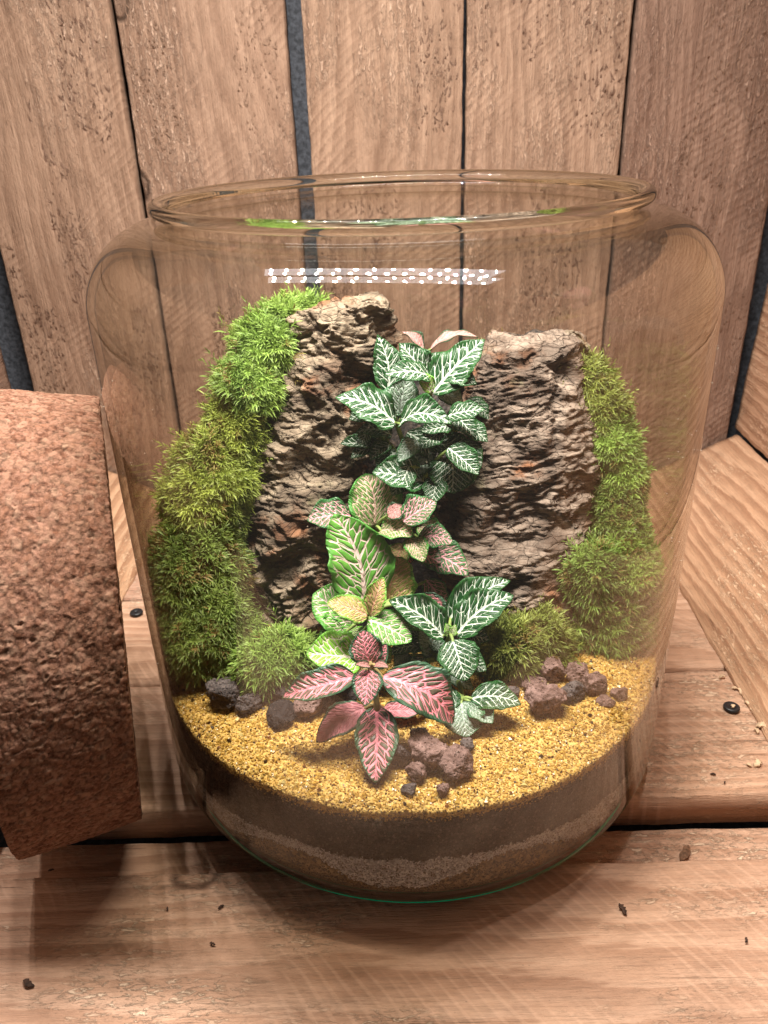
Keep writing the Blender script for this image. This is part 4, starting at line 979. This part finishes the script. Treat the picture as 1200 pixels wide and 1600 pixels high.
plant('fittonia', 'dark green white-veined plant, the upper one between the two bark pieces', (0.012, 0.03, 0.105), [(-0.0037, 0.01, 0.1754), (0.0127, 0.018, 0.1891), (0.0184, 0.02, 0.1622), (-0.0094, 0.016, 0.1645), (0.0098, 0.004, 0.1537)],
  [
   (0, 'white', (-0.0043, 0.006, 0.1776), (-0.0321, 0.004, 0.1922), 0.0216, 0, 0.1, 0, 0.3),
   (0, 'white', (-0.0024, 0.004, 0.1777), (0.0217, -0.008, 0.1822), 0.0168, 0, 0.22, 0, 0.5),
   (1, 'white', (0.0136, 0.016, 0.1888), (0.0391, 0.0252, 0.2122), 0.0204, 0, 0.05, 0, 0.4),
   (1, 'white', (0.013, 0.016, 0.1968), (-0.0091, 0.008, 0.2011), 0.0128, 0, 0.2, 0, 0.4),
   (0, 'white', (-0.0075, 0.022, 0.1883), (-0.0121, 0.0304, 0.2144), 0.0152, 0, 0.03, 0, 0.3),
   (1, 'white', (0.0115, 0.026, 0.1943), (-0.0017, 0.0309, 0.2099), 0.0145, 0, 0.1, 0, 0.4),
   (0, 'pale', (-0.0009, 0.014, 0.1768), (0.0023, 0.017, 0.1968), 0.0193, 0, 0.02, 0, 0.7),
   (1, 'lime', (0.0128, 0.012, 0.1905), (0.0075, 0.0151, 0.2004), 0.0074, 0, 0.1, 0, 0.4),
   (2, 'white', (0.0224, 0.012, 0.174), (0.0079, 0.006, 0.1731), 0.011, 0, 0.12, 0, 0.55),
   (2, 'white', (0.0227, 0.018, 0.1797), (0.034, 0.006, 0.1698), 0.0131, 0, 0.1, 0, 0.55),
   (2, 'white', (0.0312, 0.028, 0.1813), (0.0422, 0.024, 0.172), 0.0092, 0, 0.1, 0, 0.5),
   (2, 'white', (0.0124, 0.014, 0.1648), (0.0342, 0.01, 0.1611), 0.0146, 0, 0.1, 0, 0.55),
   (4, 'white', (0.0227, 0.006, 0.1597), (0.0223, -0.008, 0.1467), 0.0248, 0, 0.06, 0, 0.9),
   (2, 'white', (0.0012, 0.012, 0.1706), (0.014, 0.006, 0.1572), 0.0131, 0, 0.1, 0, 0.55),
   (3, 'white', (-0.0134, 0.014, 0.1661), (-0.0315, 0.01, 0.1665), 0.0105, 0, 0.1, 0, 0.3),
   (3, 'white', (-0.0075, 0.018, 0.1643), (-0.0185, 0.022, 0.1733), 0.0106, 0, 0.1, 0, 0.5),
   (3, 'white', (-0.0071, 0.01, 0.1655), (-0.0171, 0.002, 0.1607), 0.0083, 0, 0.1, 0, 0.5),
   (3, 'white', (-0.0181, 0.012, 0.1737), (-0.0224, 0.008, 0.1647), 0.0076, 0, 0.1, 0, 0.5),
   (4, 'white', (0.0087, -0.002, 0.1507), (-0.0157, -0.006, 0.1578), 0.0205, 0, 0.1, 0, 0.6),
   (4, 'white', (0.0086, 0.014, 0.1539), (-0.0057, 0.012, 0.1585), 0.0099, 0, 0.1, 0, 0.5),
   (1, 'pale', (0.0167, 0.024, 0.1864), (0.0292, 0.022, 0.1814), 0.0118, 0, 0.1, 0, 0.5),
   (2, 'white', (0.033, 0.024, 0.1705), (0.0385, 0.02, 0.1644), 0.0057, 0, 0.1, 0, 0.5),
   (2, 'white', (0.0186, 0.024, 0.1709), (0.0327, 0.02, 0.1693), 0.0106, 0, 0.1, 0, 0.5),
   (0, 'white', (0.0027, 0.022, 0.1788), (-0.0177, 0.018, 0.1808), 0.0134, 0, 0.1, 0, 0.5),
   (1, 'white', (0.0188, 0.028, 0.1896), (0.0331, 0.0304, 0.1966), 0.0134, 0, 0.1, 0, 0.5),
   (1, 'white', (0.0095, 0.036, 0.1873), (0.0194, 0.0409, 0.2021), 0.0137, 0, 0.1, 0, 0.4),
   (4, 'white', (0.0055, 0.016, 0.1607), (-0.0109, 0.008, 0.1437), 0.0135, 0, 0.1, 0, 0.6),
   (4, 'white', (0.018, 0.012, 0.15), (0.0065, 0.002, 0.1409), 0.0122, 0, 0.1, 0, 0.6),
   (2, 'white', (0.0178, 0.008, 0.173), (0.0068, 0.002, 0.1665), 0.0111, 0, 0.1, 0, 0.5),
   (2, 'white', (0.0275, 0.014, 0.1744), (0.0402, 0.008, 0.1665), 0.0113, 0, 0.1, 0, 0.4),
   (2, 'white', (0.0249, 0.012, 0.1653), (0.0368, 0.002, 0.1557), 0.0113, 0, 0.1, 0, 0.5),
   (4, 'pale', (0.0122, 0.008, 0.1621), (0.0019, 0.0, 0.1523), 0.0119, 0, 0.1, 0, 0.5),
   (3, 'white', (-0.0103, 0.01, 0.1636), (-0.0265, 0.004, 0.1611), 0.0093, 0, 0.1, 0, 0.45),
   (3, 'white', (-0.0034, 0.008, 0.1625), (-0.0129, 0.0, 0.1537), 0.01, 0, 0.1, 0, 0.45),
   (1, 'white', (0.0214, 0.018, 0.1959), (0.0348, 0.014, 0.1937), 0.0117, 0, 0.1, 0, 0.4),
   (0, 'white', (-0.0129, 0.014, 0.1821), (-0.0268, 0.01, 0.179), 0.0112, 0, 0.1, 0, 0.4),
   (2, 'white', (0.0208, 0.006, 0.1809), (0.0378, 0.002, 0.1851), 0.0116, 0, 0.1, 0, 0.35),
   (4, 'white', (0.0206, 0.002, 0.1661), (0.0346, -0.008, 0.1562), 0.013, 0, 0.1, 0, 0.5),
   (3, 'white', (-0.0063, 0.006, 0.1718), (-0.0232, 0.002, 0.1751), 0.0105, 0, 0.1, 0, 0.35),
   (4, 'white', (0.002, -0.002, 0.159), (-0.0068, -0.012, 0.148), 0.0124, 0, 0.1, 0, 0.5),
   (4, 'white', (0.0143, -0.002, 0.1529), (0.0114, -0.012, 0.1424), 0.0118, 0, 0.1, 0, 0.5),
   (2, 'pale', (0.0069, 0.004, 0.1689), (-0.0034, -0.004, 0.162), 0.0104, 0, 0.1, 0, 0.5)], 'stem')
plant('fittonia', 'pale pink-leaved plant peeping out behind the upper white-veined plant', (0.02, 0.088, 0.14), [(0.0113, 0.075, 0.1899), (0.0348, 0.07, 0.1846)],
  [
   (0, 'pinkpale', (0.0099, 0.075, 0.1906), (-0.0017, 0.0776, 0.2034), 0.0119, -0.6, 0.16, 0, 0.5),
   (0, 'pinkpale', (0.0148, 0.075, 0.1941), (0.0409, 0.0763, 0.1997), 0.0111, 0.5, 0.18, 0, 0.5),
   (1, 'red', (0.0334, 0.07, 0.1857), (0.0403, 0.0706, 0.1886), 0.0066, 0, 0.1, 0, 0.5)], 'stem')
plant('fittonia', 'green plant with pinkish cream veins in the middle, below the upper white-veined one', (-0.006, 0.01, 0.085), [(-0.0149, -0.008, 0.1298), (0.003, 0.0, 0.1204), (-0.0276, -0.002, 0.132)],
  [
   (0, 'cream', (-0.0157, -0.01, 0.1316), (-0.0195, 0.0012, 0.154), 0.0258, 0, 0.1, 0, 0.75),
   (0, 'cream', (-0.0128, -0.016, 0.1313), (0.0028, -0.026, 0.1336), 0.0176, 0, 0.1, 0, 0.75),
   (2, 'pinkdark', (-0.0276, -0.002, 0.1327), (-0.0485, -0.008, 0.1338), 0.0182, 0, 0.1, 0, 0.6),
   (1, 'pinkdark', (-0.0023, -0.004, 0.1289), (0.0134, 0.0, 0.1375), 0.0168, 0, 0.1, 0, 0.7),
   (1, 'pinkpale', (-0.0094, 0.004, 0.1292), (-0.0022, 0.005, 0.1342), 0.0096, 0, 0.1, 0, 0.6),
   (1, 'pinkdark', (0.0034, -0.002, 0.1248), (0.0101, -0.008, 0.1163), 0.0108, 0, 0.1, 0, 0.6),
   (1, 'pinkdark', (0.0063, -0.008, 0.1149), (0.0296, -0.02, 0.1083), 0.0189, 0, 0.1, 0, 0.6),
   (1, 'red', (0.0053, 0.0, 0.1193), (0.0004, -0.004, 0.1053), 0.0096, 0, 0.1, 0, 0.5),
   (1, 'red', (0.021, 0.004, 0.1084), (0.0323, 0.0, 0.1029), 0.0091, 0, 0.1, 0, 0.5),
   (1, 'pinkdark', (0.0091, 0.006, 0.1299), (0.015, 0.002, 0.1209), 0.0089, 0, 0.1, 0, 0.5),
   (0, 'pinkdark', (-0.0111, 0.0, 0.1334), (0.0019, 0.004, 0.1446), 0.0145, 0, 0.1, 0, 0.6),
   (1, 'cream', (0.0062, -0.008, 0.1301), (0.0167, -0.016, 0.1236), 0.0129, 0, 0.1, 0, 0.6),
   (1, 'pinkdark', (0.0013, -0.01, 0.1205), (0.0166, -0.018, 0.114), 0.0144, 0, 0.1, 0, 0.6),
   (0, 'pinkdark', (-0.0245, 0.002, 0.1218), (-0.0439, -0.004, 0.1145), 0.0165, 0, 0.1, 0, 0.6),
   (1, 'salmon', (-0.0019, -0.008, 0.1195), (-0.0079, -0.014, 0.1085), 0.0124, 0, 0.1, 0, 0.6),
   (1, 'pinkdark', (0.0174, -0.002, 0.1082), (0.0348, -0.006, 0.1131), 0.0128, 0, 0.1, 0, 0.5),
   (1, 'pinkdark', (-0.0016, -0.022, 0.1394), (0.0142, -0.018, 0.1474), 0.0159, 0, 0.1, 0, 0.6),
   (1, 'pinkdark', (0.0049, -0.02, 0.1289), (0.0216, -0.026, 0.1298), 0.0136, 0, 0.1, 0, 0.55),
   (1, 'cream', (0.0013, -0.024, 0.1312), (0.0075, -0.034, 0.1244), 0.0115, 0, 0.1, 0, 0.6),
   (0, 'pinkpale', (-0.0088, -0.018, 0.1405), (-0.0002, -0.016, 0.1441), 0.0096, 0, 0.1, 0, 0.6)], 'stem')
plant('fittonia', 'light green plant with one large upright leaf, behind the pink plant', (-0.018, -0.03, 0.068), [(-0.0194, -0.04, 0.0991), (-0.0116, -0.036, 0.1013), (-0.0217, -0.056, 0.0867)],
  [
   (0, 'green', (-0.0211, -0.034, 0.0994), (-0.0336, -0.0205, 0.1434), 0.0308, 0, 0.04, 0, 0.75),
   (1, 'salmon', (-0.0092, -0.03, 0.1002), (-0.0026, -0.0214, 0.12), 0.0249, 0, 0.1, 0, 0.8),
   (0, 'salmon', (-0.018, -0.044, 0.1018), (-0.0112, -0.0386, 0.1193), 0.0111, 0, 0.1, 0, 0.6),
   (0, 'salmon', (-0.0189, -0.048, 0.1046), (-0.0368, -0.052, 0.1146), 0.014, 0, 0.1, 0, 0.6),
   (0, 'green', (-0.0242, -0.036, 0.0905), (-0.0455, -0.0314, 0.1062), 0.0281, 0, 0.1, 0, 0.8),
   (0, 'green', (-0.0185, -0.046, 0.101), (0.0011, -0.056, 0.0956), 0.0189, 0, 0.1, 0, 0.7),
   (2, 'lime', (-0.0225, -0.054, 0.0844), (-0.0467, -0.06, 0.0924), 0.0224, 0, 0.1, 0, 0.8),
   (1, 'pinkdark', (0.0085, -0.018, 0.105), (0.0176, -0.024, 0.0896), 0.0124, 0, 0.1, 0, 0.5),
   (1, 'lime', (-0.0241, -0.042, 0.0866), (-0.0286, -0.0406, 0.0913), 0.0104, 0, 0.1, 0, 0.6),
   (1, 'red', (0.0053, -0.03, 0.1035), (0.0158, -0.036, 0.0908), 0.0127, 0, 0.1, 0, 0.5),
   (1, 'green', (-0.0024, -0.036, 0.1022), (0.0079, -0.044, 0.0929), 0.0154, 0, 0.1, 0, 0.6),
   (0, 'green', (-0.0299, -0.044, 0.0919), (-0.0415, -0.05, 0.091), 0.0154, 0, 0.1, 0, 0.6),
   (2, 'green', (-0.0193, -0.046, 0.0894), (-0.0089, -0.054, 0.0823), 0.0137, 0, 0.1, 0, 0.6)], 'stem')
plant('fittonia', 'white-veined plant in front of the grey bark base', (0.02, -0.04, 0.068), [(0.0192, -0.046, 0.0923), (0.0154, -0.044, 0.076), (0.0234, -0.07, 0.0736)],
  [
   (0, 'white', (0.0164, -0.048, 0.0916), (-0.0088, -0.0419, 0.1088), 0.0171, 0, 0.1, 0, 0.6),
   (0, 'white', (0.0193, -0.034, 0.0919), (0.0484, -0.026, 0.1098), 0.0163, 0, 0.1, 0.1, 0.5),
   (0, 'white', (0.0222, -0.046, 0.0912), (0.0492, -0.0375, 0.1075), 0.0191, 0, 0.1, 0, 0.6),
   (0, 'white', (0.02, -0.052, 0.093), (0.0251, -0.068, 0.0821), 0.0194, 0, 0.1, 0, 0.65),
   (1, 'pale', (0.0123, -0.044, 0.0761), (0.0049, -0.0398, 0.0903), 0.013, 0, 0.1, 0, 0.6),
   (1, 'white', (0.0063, -0.044, 0.083), (-0.0098, -0.05, 0.0837), 0.009, 0, 0.1, 0, 0.5),
   (1, 'pale', (0.0175, -0.05, 0.073), (0.0297, -0.058, 0.069), 0.0084, 0, 0.1, 0, 0.5),
   (1, 'pale', (0.0135, -0.046, 0.0813), (0.0198, -0.052, 0.0776), 0.0084, 0, 0.1, 0, 0.5),
   (2, 'white', (0.0269, -0.072, 0.0752), (0.0486, -0.078, 0.077), 0.014, 0, 0.1, 0, 0.55),
   (2, 'pale', (0.0225, -0.074, 0.0755), (0.0246, -0.086, 0.0657), 0.0188, 0, 0.1, 0, 0.7),
   (1, 'pale', (0.0001, -0.046, 0.0809), (-0.0075, -0.052, 0.0789), 0.0077, 0, 0.1, 0, 0.5),
   (1, 'lime', (0.0188, -0.047, 0.0916), (0.0174, -0.0458, 0.098), 0.0048, 0, 0.1, 0, 0.5),
   (1, 'lime', (0.0194, -0.048, 0.0923), (0.0217, -0.0469, 0.098), 0.0041, 0, 0.1, 0, 0.5),
   (1, 'white', (0.0155, -0.042, 0.0802), (0.0088, -0.0406, 0.0849), 0.0072, 0, 0.1, 0, 0.5),
   (1, 'white', (0.0076, -0.05, 0.0808), (-0.0001, -0.058, 0.076), 0.0102, 0, 0.1, 0, 0.5),
   (1, 'pale', (0.003, -0.052, 0.0787), (-0.0032, -0.062, 0.07), 0.0096, 0, 0.1, 0, 0.5),
   (1, 'pale', (0.0149, -0.054, 0.0781), (0.0091, -0.064, 0.0714), 0.0108, 0, 0.1, 0, 0.5),
   (2, 'white', (0.0187, -0.066, 0.0766), (0.0138, -0.076, 0.0686), 0.0111, 0, 0.1, 0, 0.5),
   (0, 'white', (0.0245, -0.042, 0.0912), (0.0375, -0.048, 0.0897), 0.0115, 0, 0.1, 0, 0.5),
   (1, 'white', (0.0229, -0.05, 0.0842), (0.0351, -0.06, 0.0814), 0.0127, 0, 0.1, 0, 0.5),
   (1, 'white', (0.0113, -0.04, 0.0825), (0.0004, -0.0382, 0.0889), 0.0117, 0, 0.1, 0, 0.5),
   (2, 'pale', (0.0276, -0.074, 0.074), (0.0358, -0.084, 0.0717), 0.0115, 0, 0.1, 0, 0.5)], 'stem')
plant('fittonia', 'pink-red veined plant at the front, in the golden sand', (-0.0147, -0.0886, 0.064), [(-0.0161, -0.08, 0.1002), (-0.0143, -0.082, 0.0809)],
  [
   (0, 'red', (-0.023, -0.082, 0.0965), (-0.0545, -0.088, 0.091), 0.0145, 0, 0.2, 0, 0.4),
   (0, 'red', (-0.0121, -0.082, 0.0963), (0.0186, -0.086, 0.0738), 0.0226, 0, 0.22, 0, 0.6),
   (0, 'red', (-0.017, -0.074, 0.0969), (-0.0202, -0.068, 0.111), 0.0148, 0, 0.1, 0, 0.65),
   (0, 'red', (-0.0143, -0.072, 0.0932), (-0.0098, -0.0688, 0.1039), 0.0095, 0, 0.1, 0, 0.5),
   (0, 'red', (-0.0175, -0.084, 0.102), (-0.0183, -0.1, 0.0961), 0.0129, 0, 0.1, 0, 0.6),
   (1, 'underside', (-0.0193, -0.082, 0.0796), (-0.0407, -0.094, 0.0713), 0.0142, 0, 0.16, 0, 0.55),
   (1, 'underside', (-0.0218, -0.08, 0.0647), (-0.0334, -0.084, 0.0523), 0.0079, 0, 0.1, 0, 0.5),
   (1, 'red', (-0.0147, -0.084, 0.0819), (-0.015, -0.114, 0.0684), 0.0185, 0, 0.08, 0.03, 0.6),
   (1, 'underside', (-0.0127, -0.07, 0.0676), (0.0088, -0.072, 0.0704), 0.0093, 0, 0.14, 0, 0.5),
   (0, 'pinkpale', (-0.0166, -0.084, 0.104), (-0.0225, -0.088, 0.1079), 0.0037, 0, 0.1, 0, 0.5),
   (0, 'pinkpale', (-0.015, -0.084, 0.104), (-0.0087, -0.088, 0.106), 0.0037, 0, 0.1, 0, 0.5)], 'stem_red')

# ------------------------------------------------------------------ cork lid leaning on the jar
def cork():
    ax = np.array((-0.93443, -0.34469, 0.08959)); ax /= np.linalg.norm(ax)
    c0 = np.array((-0.1409, -0.0278, 0.1003))
    e1 = np.cross(ax, (0, 0, 1.0)); e1 /= np.linalg.norm(e1); e2 = np.cross(e1, ax)
    H, R0, R1 = 0.050, 0.1005, 0.1068
    na, nh, nr = 1150, 96, 70
    prof = [(R0 * (k / nr) ** 0.9, 0.0) for k in range(1, nr)] + [(R0 + (R1 - R0) * k / nh, H * k / nh) for k in range(0, nh + 1)] + [(R1 * (1 - k / 14), H) for k in range(1, 14)]
    prof = np.array(prof); m = len(prof)
    th = np.linspace(0, 2 * np.pi, na, endpoint=False)
    P = c0 + (prof[None, :, 0] * np.cos(th)[:, None])[..., None] * e1 + (prof[None, :, 0] * np.sin(th)[:, None])[..., None] * e2 + (prof[:, 1])[None, :, None] * ax
    Nn = np.zeros_like(P)
    for k in range(m):
        if k < nr - 1: Nn[:, k] = -ax
        elif k <= nr + nh - 1: Nn[:, k] = np.cos(th)[:, None] * e1 + np.sin(th)[:, None] * e2
        else: Nn[:, k] = ax
    P = P.reshape(-1, 3); Nn = Nn.reshape(-1, 3)
    Q = P + 0.0012 * np.stack([vnoise(P * 300, 1), vnoise(P * 300, 2), vnoise(P * 300, 3)], 1)
    d1, d2, cv = voro(Q * 340, 4)
    b1, b2, bv = voro(Q * 640, 5)
    gap = sstep(0.02, 0.20, d2 - d1)
    # roughness of broken granules grows down the side that was cut
    disp = -0.0003 * (1 - gap) + 0.0003 * (cv - 0.5) + 0.00025 * (bv - 0.5) - 0.0012 * (cv > 0.90) * sstep(0.5, 0.2, d1) + 0.0005 * fbm(P * 90, 3, 9)
    sv = np.tile(np.minimum(np.abs(np.concatenate([np.full(nr - 1, 9.0), prof[nr - 1:nr + nh, 1], np.full(13, 9.0)])), 9.0), na)
    disp = disp - 0.0022 * np.exp(-sv / 0.0012) * (0.5 + 0.9 * np.clip(fbm(P * 260, 3, 19), -0.6, 1.0))
    P2 = P + Nn * disp[:, None]
    pal = np.array([(0.46, 0.275, 0.195), (0.38, 0.215, 0.150), (0.54, 0.345, 0.255), (0.30, 0.155, 0.105), (0.42, 0.235, 0.165), (0.60, 0.41, 0.31)])
    cols = np.array([0.355, 0.30, 0.262]) * pal[(cv * 5.999).astype(int)] * (0.65 + 0.6 * bv)[:, None] * (0.50 + 0.50 * gap)[:, None]
    V = np.concatenate([P2, [c0], [c0 + ax * H]]); cols = np.concatenate([cols, pal[:2]])
    i, j = np.meshgrid(np.arange(na), np.arange(m - 1), indexing='ij')
    a = i * m + j; b = ((i + 1) % na) * m + j
    q = np.stack([a, a + 1, b + 1, b], -1).reshape(-1, 4)
    ii = np.arange(na)
    f0 = np.stack([ii * m, ((ii + 1) % na) * m, np.full(na, na * m)], 1)
    f1 = np.stack([((ii + 1) % na) * m + m - 1, ii * m + m - 1, np.full(na, na * m + 1)], 1)
    o = mesh_np('cork_stopper', V, [q, f0, f1], M['cork'], None, True, cols=cols)
    tag(o, 'big round granulated cork stopper stood on edge against the glass jar', 'cork')
cork()

# ------------------------------------------------------------------ small things on the boards
def screw(p, label, slot=0.4):
    r = empty('screw', p); tag(r, label, 'screw', 'black screws in the floor boards')
    o = lathe('head', [(0.0009, 0.0002), (0.0022, 0.0009), (0.0038, 0.0011), (0.0044, 0.0006), (0.0046, -0.0002), (0.0030, -0.0020), (0.0009, -0.0030)], M['screw'], r, 40, closed=False)
    box('recess', (-0.0011, -0.0011, -0.0012), (0.0011, 0.0011, -0.0002), M['screw'], r).rotation_euler = (0, 0, slot)
screw((-0.1912, 0.1114, 0.0015), 'black screw in the floor boards between the cork lid and the jar', 0.5)
screw((0.183, 0.0045, 0.0015), 'black screw in the floor board among pale wood crumbs', 1.0)

def chip(name, p, size, mat, label, cat, seed, group):
    g = np.random.default_rng(seed)
    # a thin curved flake: bent strip with ragged outline
    k = 9; t = np.linspace(-1, 1, k)
    w = size[1] / 2 * (1 - np.abs(t) ** 2.5) * g.uniform(0.6, 1.1, k) + size[1] * 0.08
    zc = size[2] * (1 - t ** 2) * g.uniform(0.7, 1.2) + 0.0003
    x = t * size[0] / 2; yo = g.normal(size=k) * size[1] * 0.12
    top = np.stack([np.stack([x, yo - w, zc], 1), np.stack([x, yo, zc + size[2] * 0.25], 1), np.stack([x, yo + w, zc], 1)], 1).reshape(-1, 3)
    bot = top.copy(); bot[:, 2] -= size[2] * 0.35 + 0.0003
    V = np.concatenate([top, bot]); F = []
    n3 = 3 * k
    for a in range(k - 1):
        for c in (0, 1):
            q = (a * 3 + c, a * 3 + 3 + c, a * 3 + 4 + c, a * 3 + 1 + c)
            F.append(q); F.append(tuple(v + n3 for v in q[::-1]))
        F.append((a * 3, a * 3 + n3, a * 3 + 3 + n3, a * 3 + 3)); F.append((a * 3 + 2, a * 3 + 5, a * 3 + 5 + n3, a * 3 + 2 + n3))
    for e in (0, 3 * (k - 1)):
        for c in (0, 1): F.append((e + c, e + c + 1, e + c + 1 + n3, e + c + n3))
    o = mesh_np(name, V, [np.array(F)], M[mat], None, False, loc=p)
    o.rotation_euler = (0, 0, g.uniform(0, 3.1))
    return tag(o, label, cat, group)
chip('wood_shaving', (0.1319, -0.0807, -0.0155), (0.011, 0.004, 0.002), 'brown_chip', 'curled brown wood shaving on the lower board near the jar', 'shaving', 3, None)
chip('bark_chip', (0.0898, -0.1225, 0.0008), (0.006, 0.002, 0.0007), 'dark_chip', 'dark bark chip on the front board just below the jar foot', 'chip', 4, None)
chip('wood_crumb', (0.1876, 0.0321, 0.0008), (0.004, 0.0022, 0.001), 'shaving', 'pale wood crumb above the screw, nearest the board gap', 'crumb', 5, 'pale wood crumbs around the screw')
chip('wood_crumb', (0.194, 0.019, 0.0008), (0.006, 0.0033000000000000004, 0.0015), 'shaving', 'larger pale wood crumb just above the screw by the sloping board', 'crumb', 6, 'pale wood crumbs around the screw')
chip('wood_crumb', (0.1912, 0.0214, 0.0008), (0.0035, 0.0019250000000000003, 0.000875), 'shaving', 'small pale wood crumb beside the larger one above the screw', 'crumb', 7, 'pale wood crumbs around the screw')
chip('wood_crumb', (0.1941, 0.0078, 0.0008), (0.0055, 0.003025, 0.001375), 'shaving', 'pale wood crumb touching the sloping board level with the screw', 'crumb', 8, 'pale wood crumbs around the screw')
chip('wood_crumb', (0.1942, 0.0024, 0.0008), (0.0035, 0.0019250000000000003, 0.000875), 'shaving', 'small pale crumb just below the one touching the sloping board', 'crumb', 9, 'pale wood crumbs around the screw')
chip('wood_crumb', (0.1942, -0.0117, 0.0008), (0.007, 0.0038500000000000006, 0.00175), 'shaving', 'longest pale wood crumb below the screw at the sloping board', 'crumb', 10, 'pale wood crumbs around the screw')
chip('wood_crumb', (0.1898, -0.0142, 0.0008), (0.004, 0.0022, 0.001), 'shaving', 'pale crumb next to the longest crumb below the screw', 'crumb', 11, 'pale wood crumbs around the screw')
chip('wood_crumb', (0.1807, -0.0388, 0.0008), (0.006, 0.0033000000000000004, 0.0015), 'shaving', 'pale wood crumb farthest below the screw', 'crumb', 12, 'pale wood crumbs around the screw')
chip('wood_crumb', (0.1757, -0.0397, 0.0008), (0.003, 0.0016500000000000002, 0.00075), 'shaving', 'tiny pale crumb beside the crumb farthest below the screw', 'crumb', 13, 'pale wood crumbs around the screw')
chip('wood_crumb', (0.1836, 0.0038, 0.0026), (0.003, 0.0016500000000000002, 0.00075), 'shaving', 'pale splinter caught in the screw head', 'crumb', 14, 'pale wood crumbs around the screw')
chip('bark_speck', (0.1552, -0.0456, 0.0008), (0.002925, 0.0010799999999999998, 0.00045), 'dark_chip', 'black speck of bark on the board below the screw', 'speck', 15, 'dark specks on the boards')
chip('bark_speck', (0.159, -0.0513, 0.0008), (0.0019500000000000001, 0.0007199999999999999, 0.00030000000000000003), 'dark_chip', 'smaller brown-black speck beside the bark speck below the screw', 'speck', 16, 'dark specks on the boards')
chip('bark_speck', (-0.0854, -0.1199, 0.0008), (0.002925, 0.0010799999999999998, 0.00045), 'dark_chip', 'small black sliver on the front board below the jar', 'speck', 17, 'dark specks on the boards')
chip('bark_speck', (-0.1089, -0.1206, 0.0008), (0.0019500000000000001, 0.0007199999999999999, 0.00030000000000000003), 'dark_chip', 'tiny dark sliver on the front board near the cork shadow', 'speck', 18, 'dark specks on the boards')
chip('bark_speck', (-0.0855, -0.1373, 0.0008), (0.0026000000000000003, 0.00096, 0.0004), 'dark_chip', 'thin dark sliver lower on the front board', 'speck', 19, 'dark specks on the boards')
chip('bark_speck', (-0.1689, -0.1002, 0.0008), (0.0026000000000000003, 0.00096, 0.0004), 'dark_chip', 'dark crumb on the board edge below the cork lid', 'speck', 20, 'dark specks on the boards')
chip('bark_speck', (0.1369, -0.137, 0.0008), (0.0026000000000000003, 0.00096, 0.0004), 'dark_chip', 'dark sliver on the front board far from the jar', 'speck', 21, 'dark specks on the boards')
chip('bark_chip', (-0.157, -0.154, 0.0008), (0.006, 0.0022, 0.0007), 'dark_chip', 'dark forked splinter lying in the cork lid shadow', 'chip', 22, None)
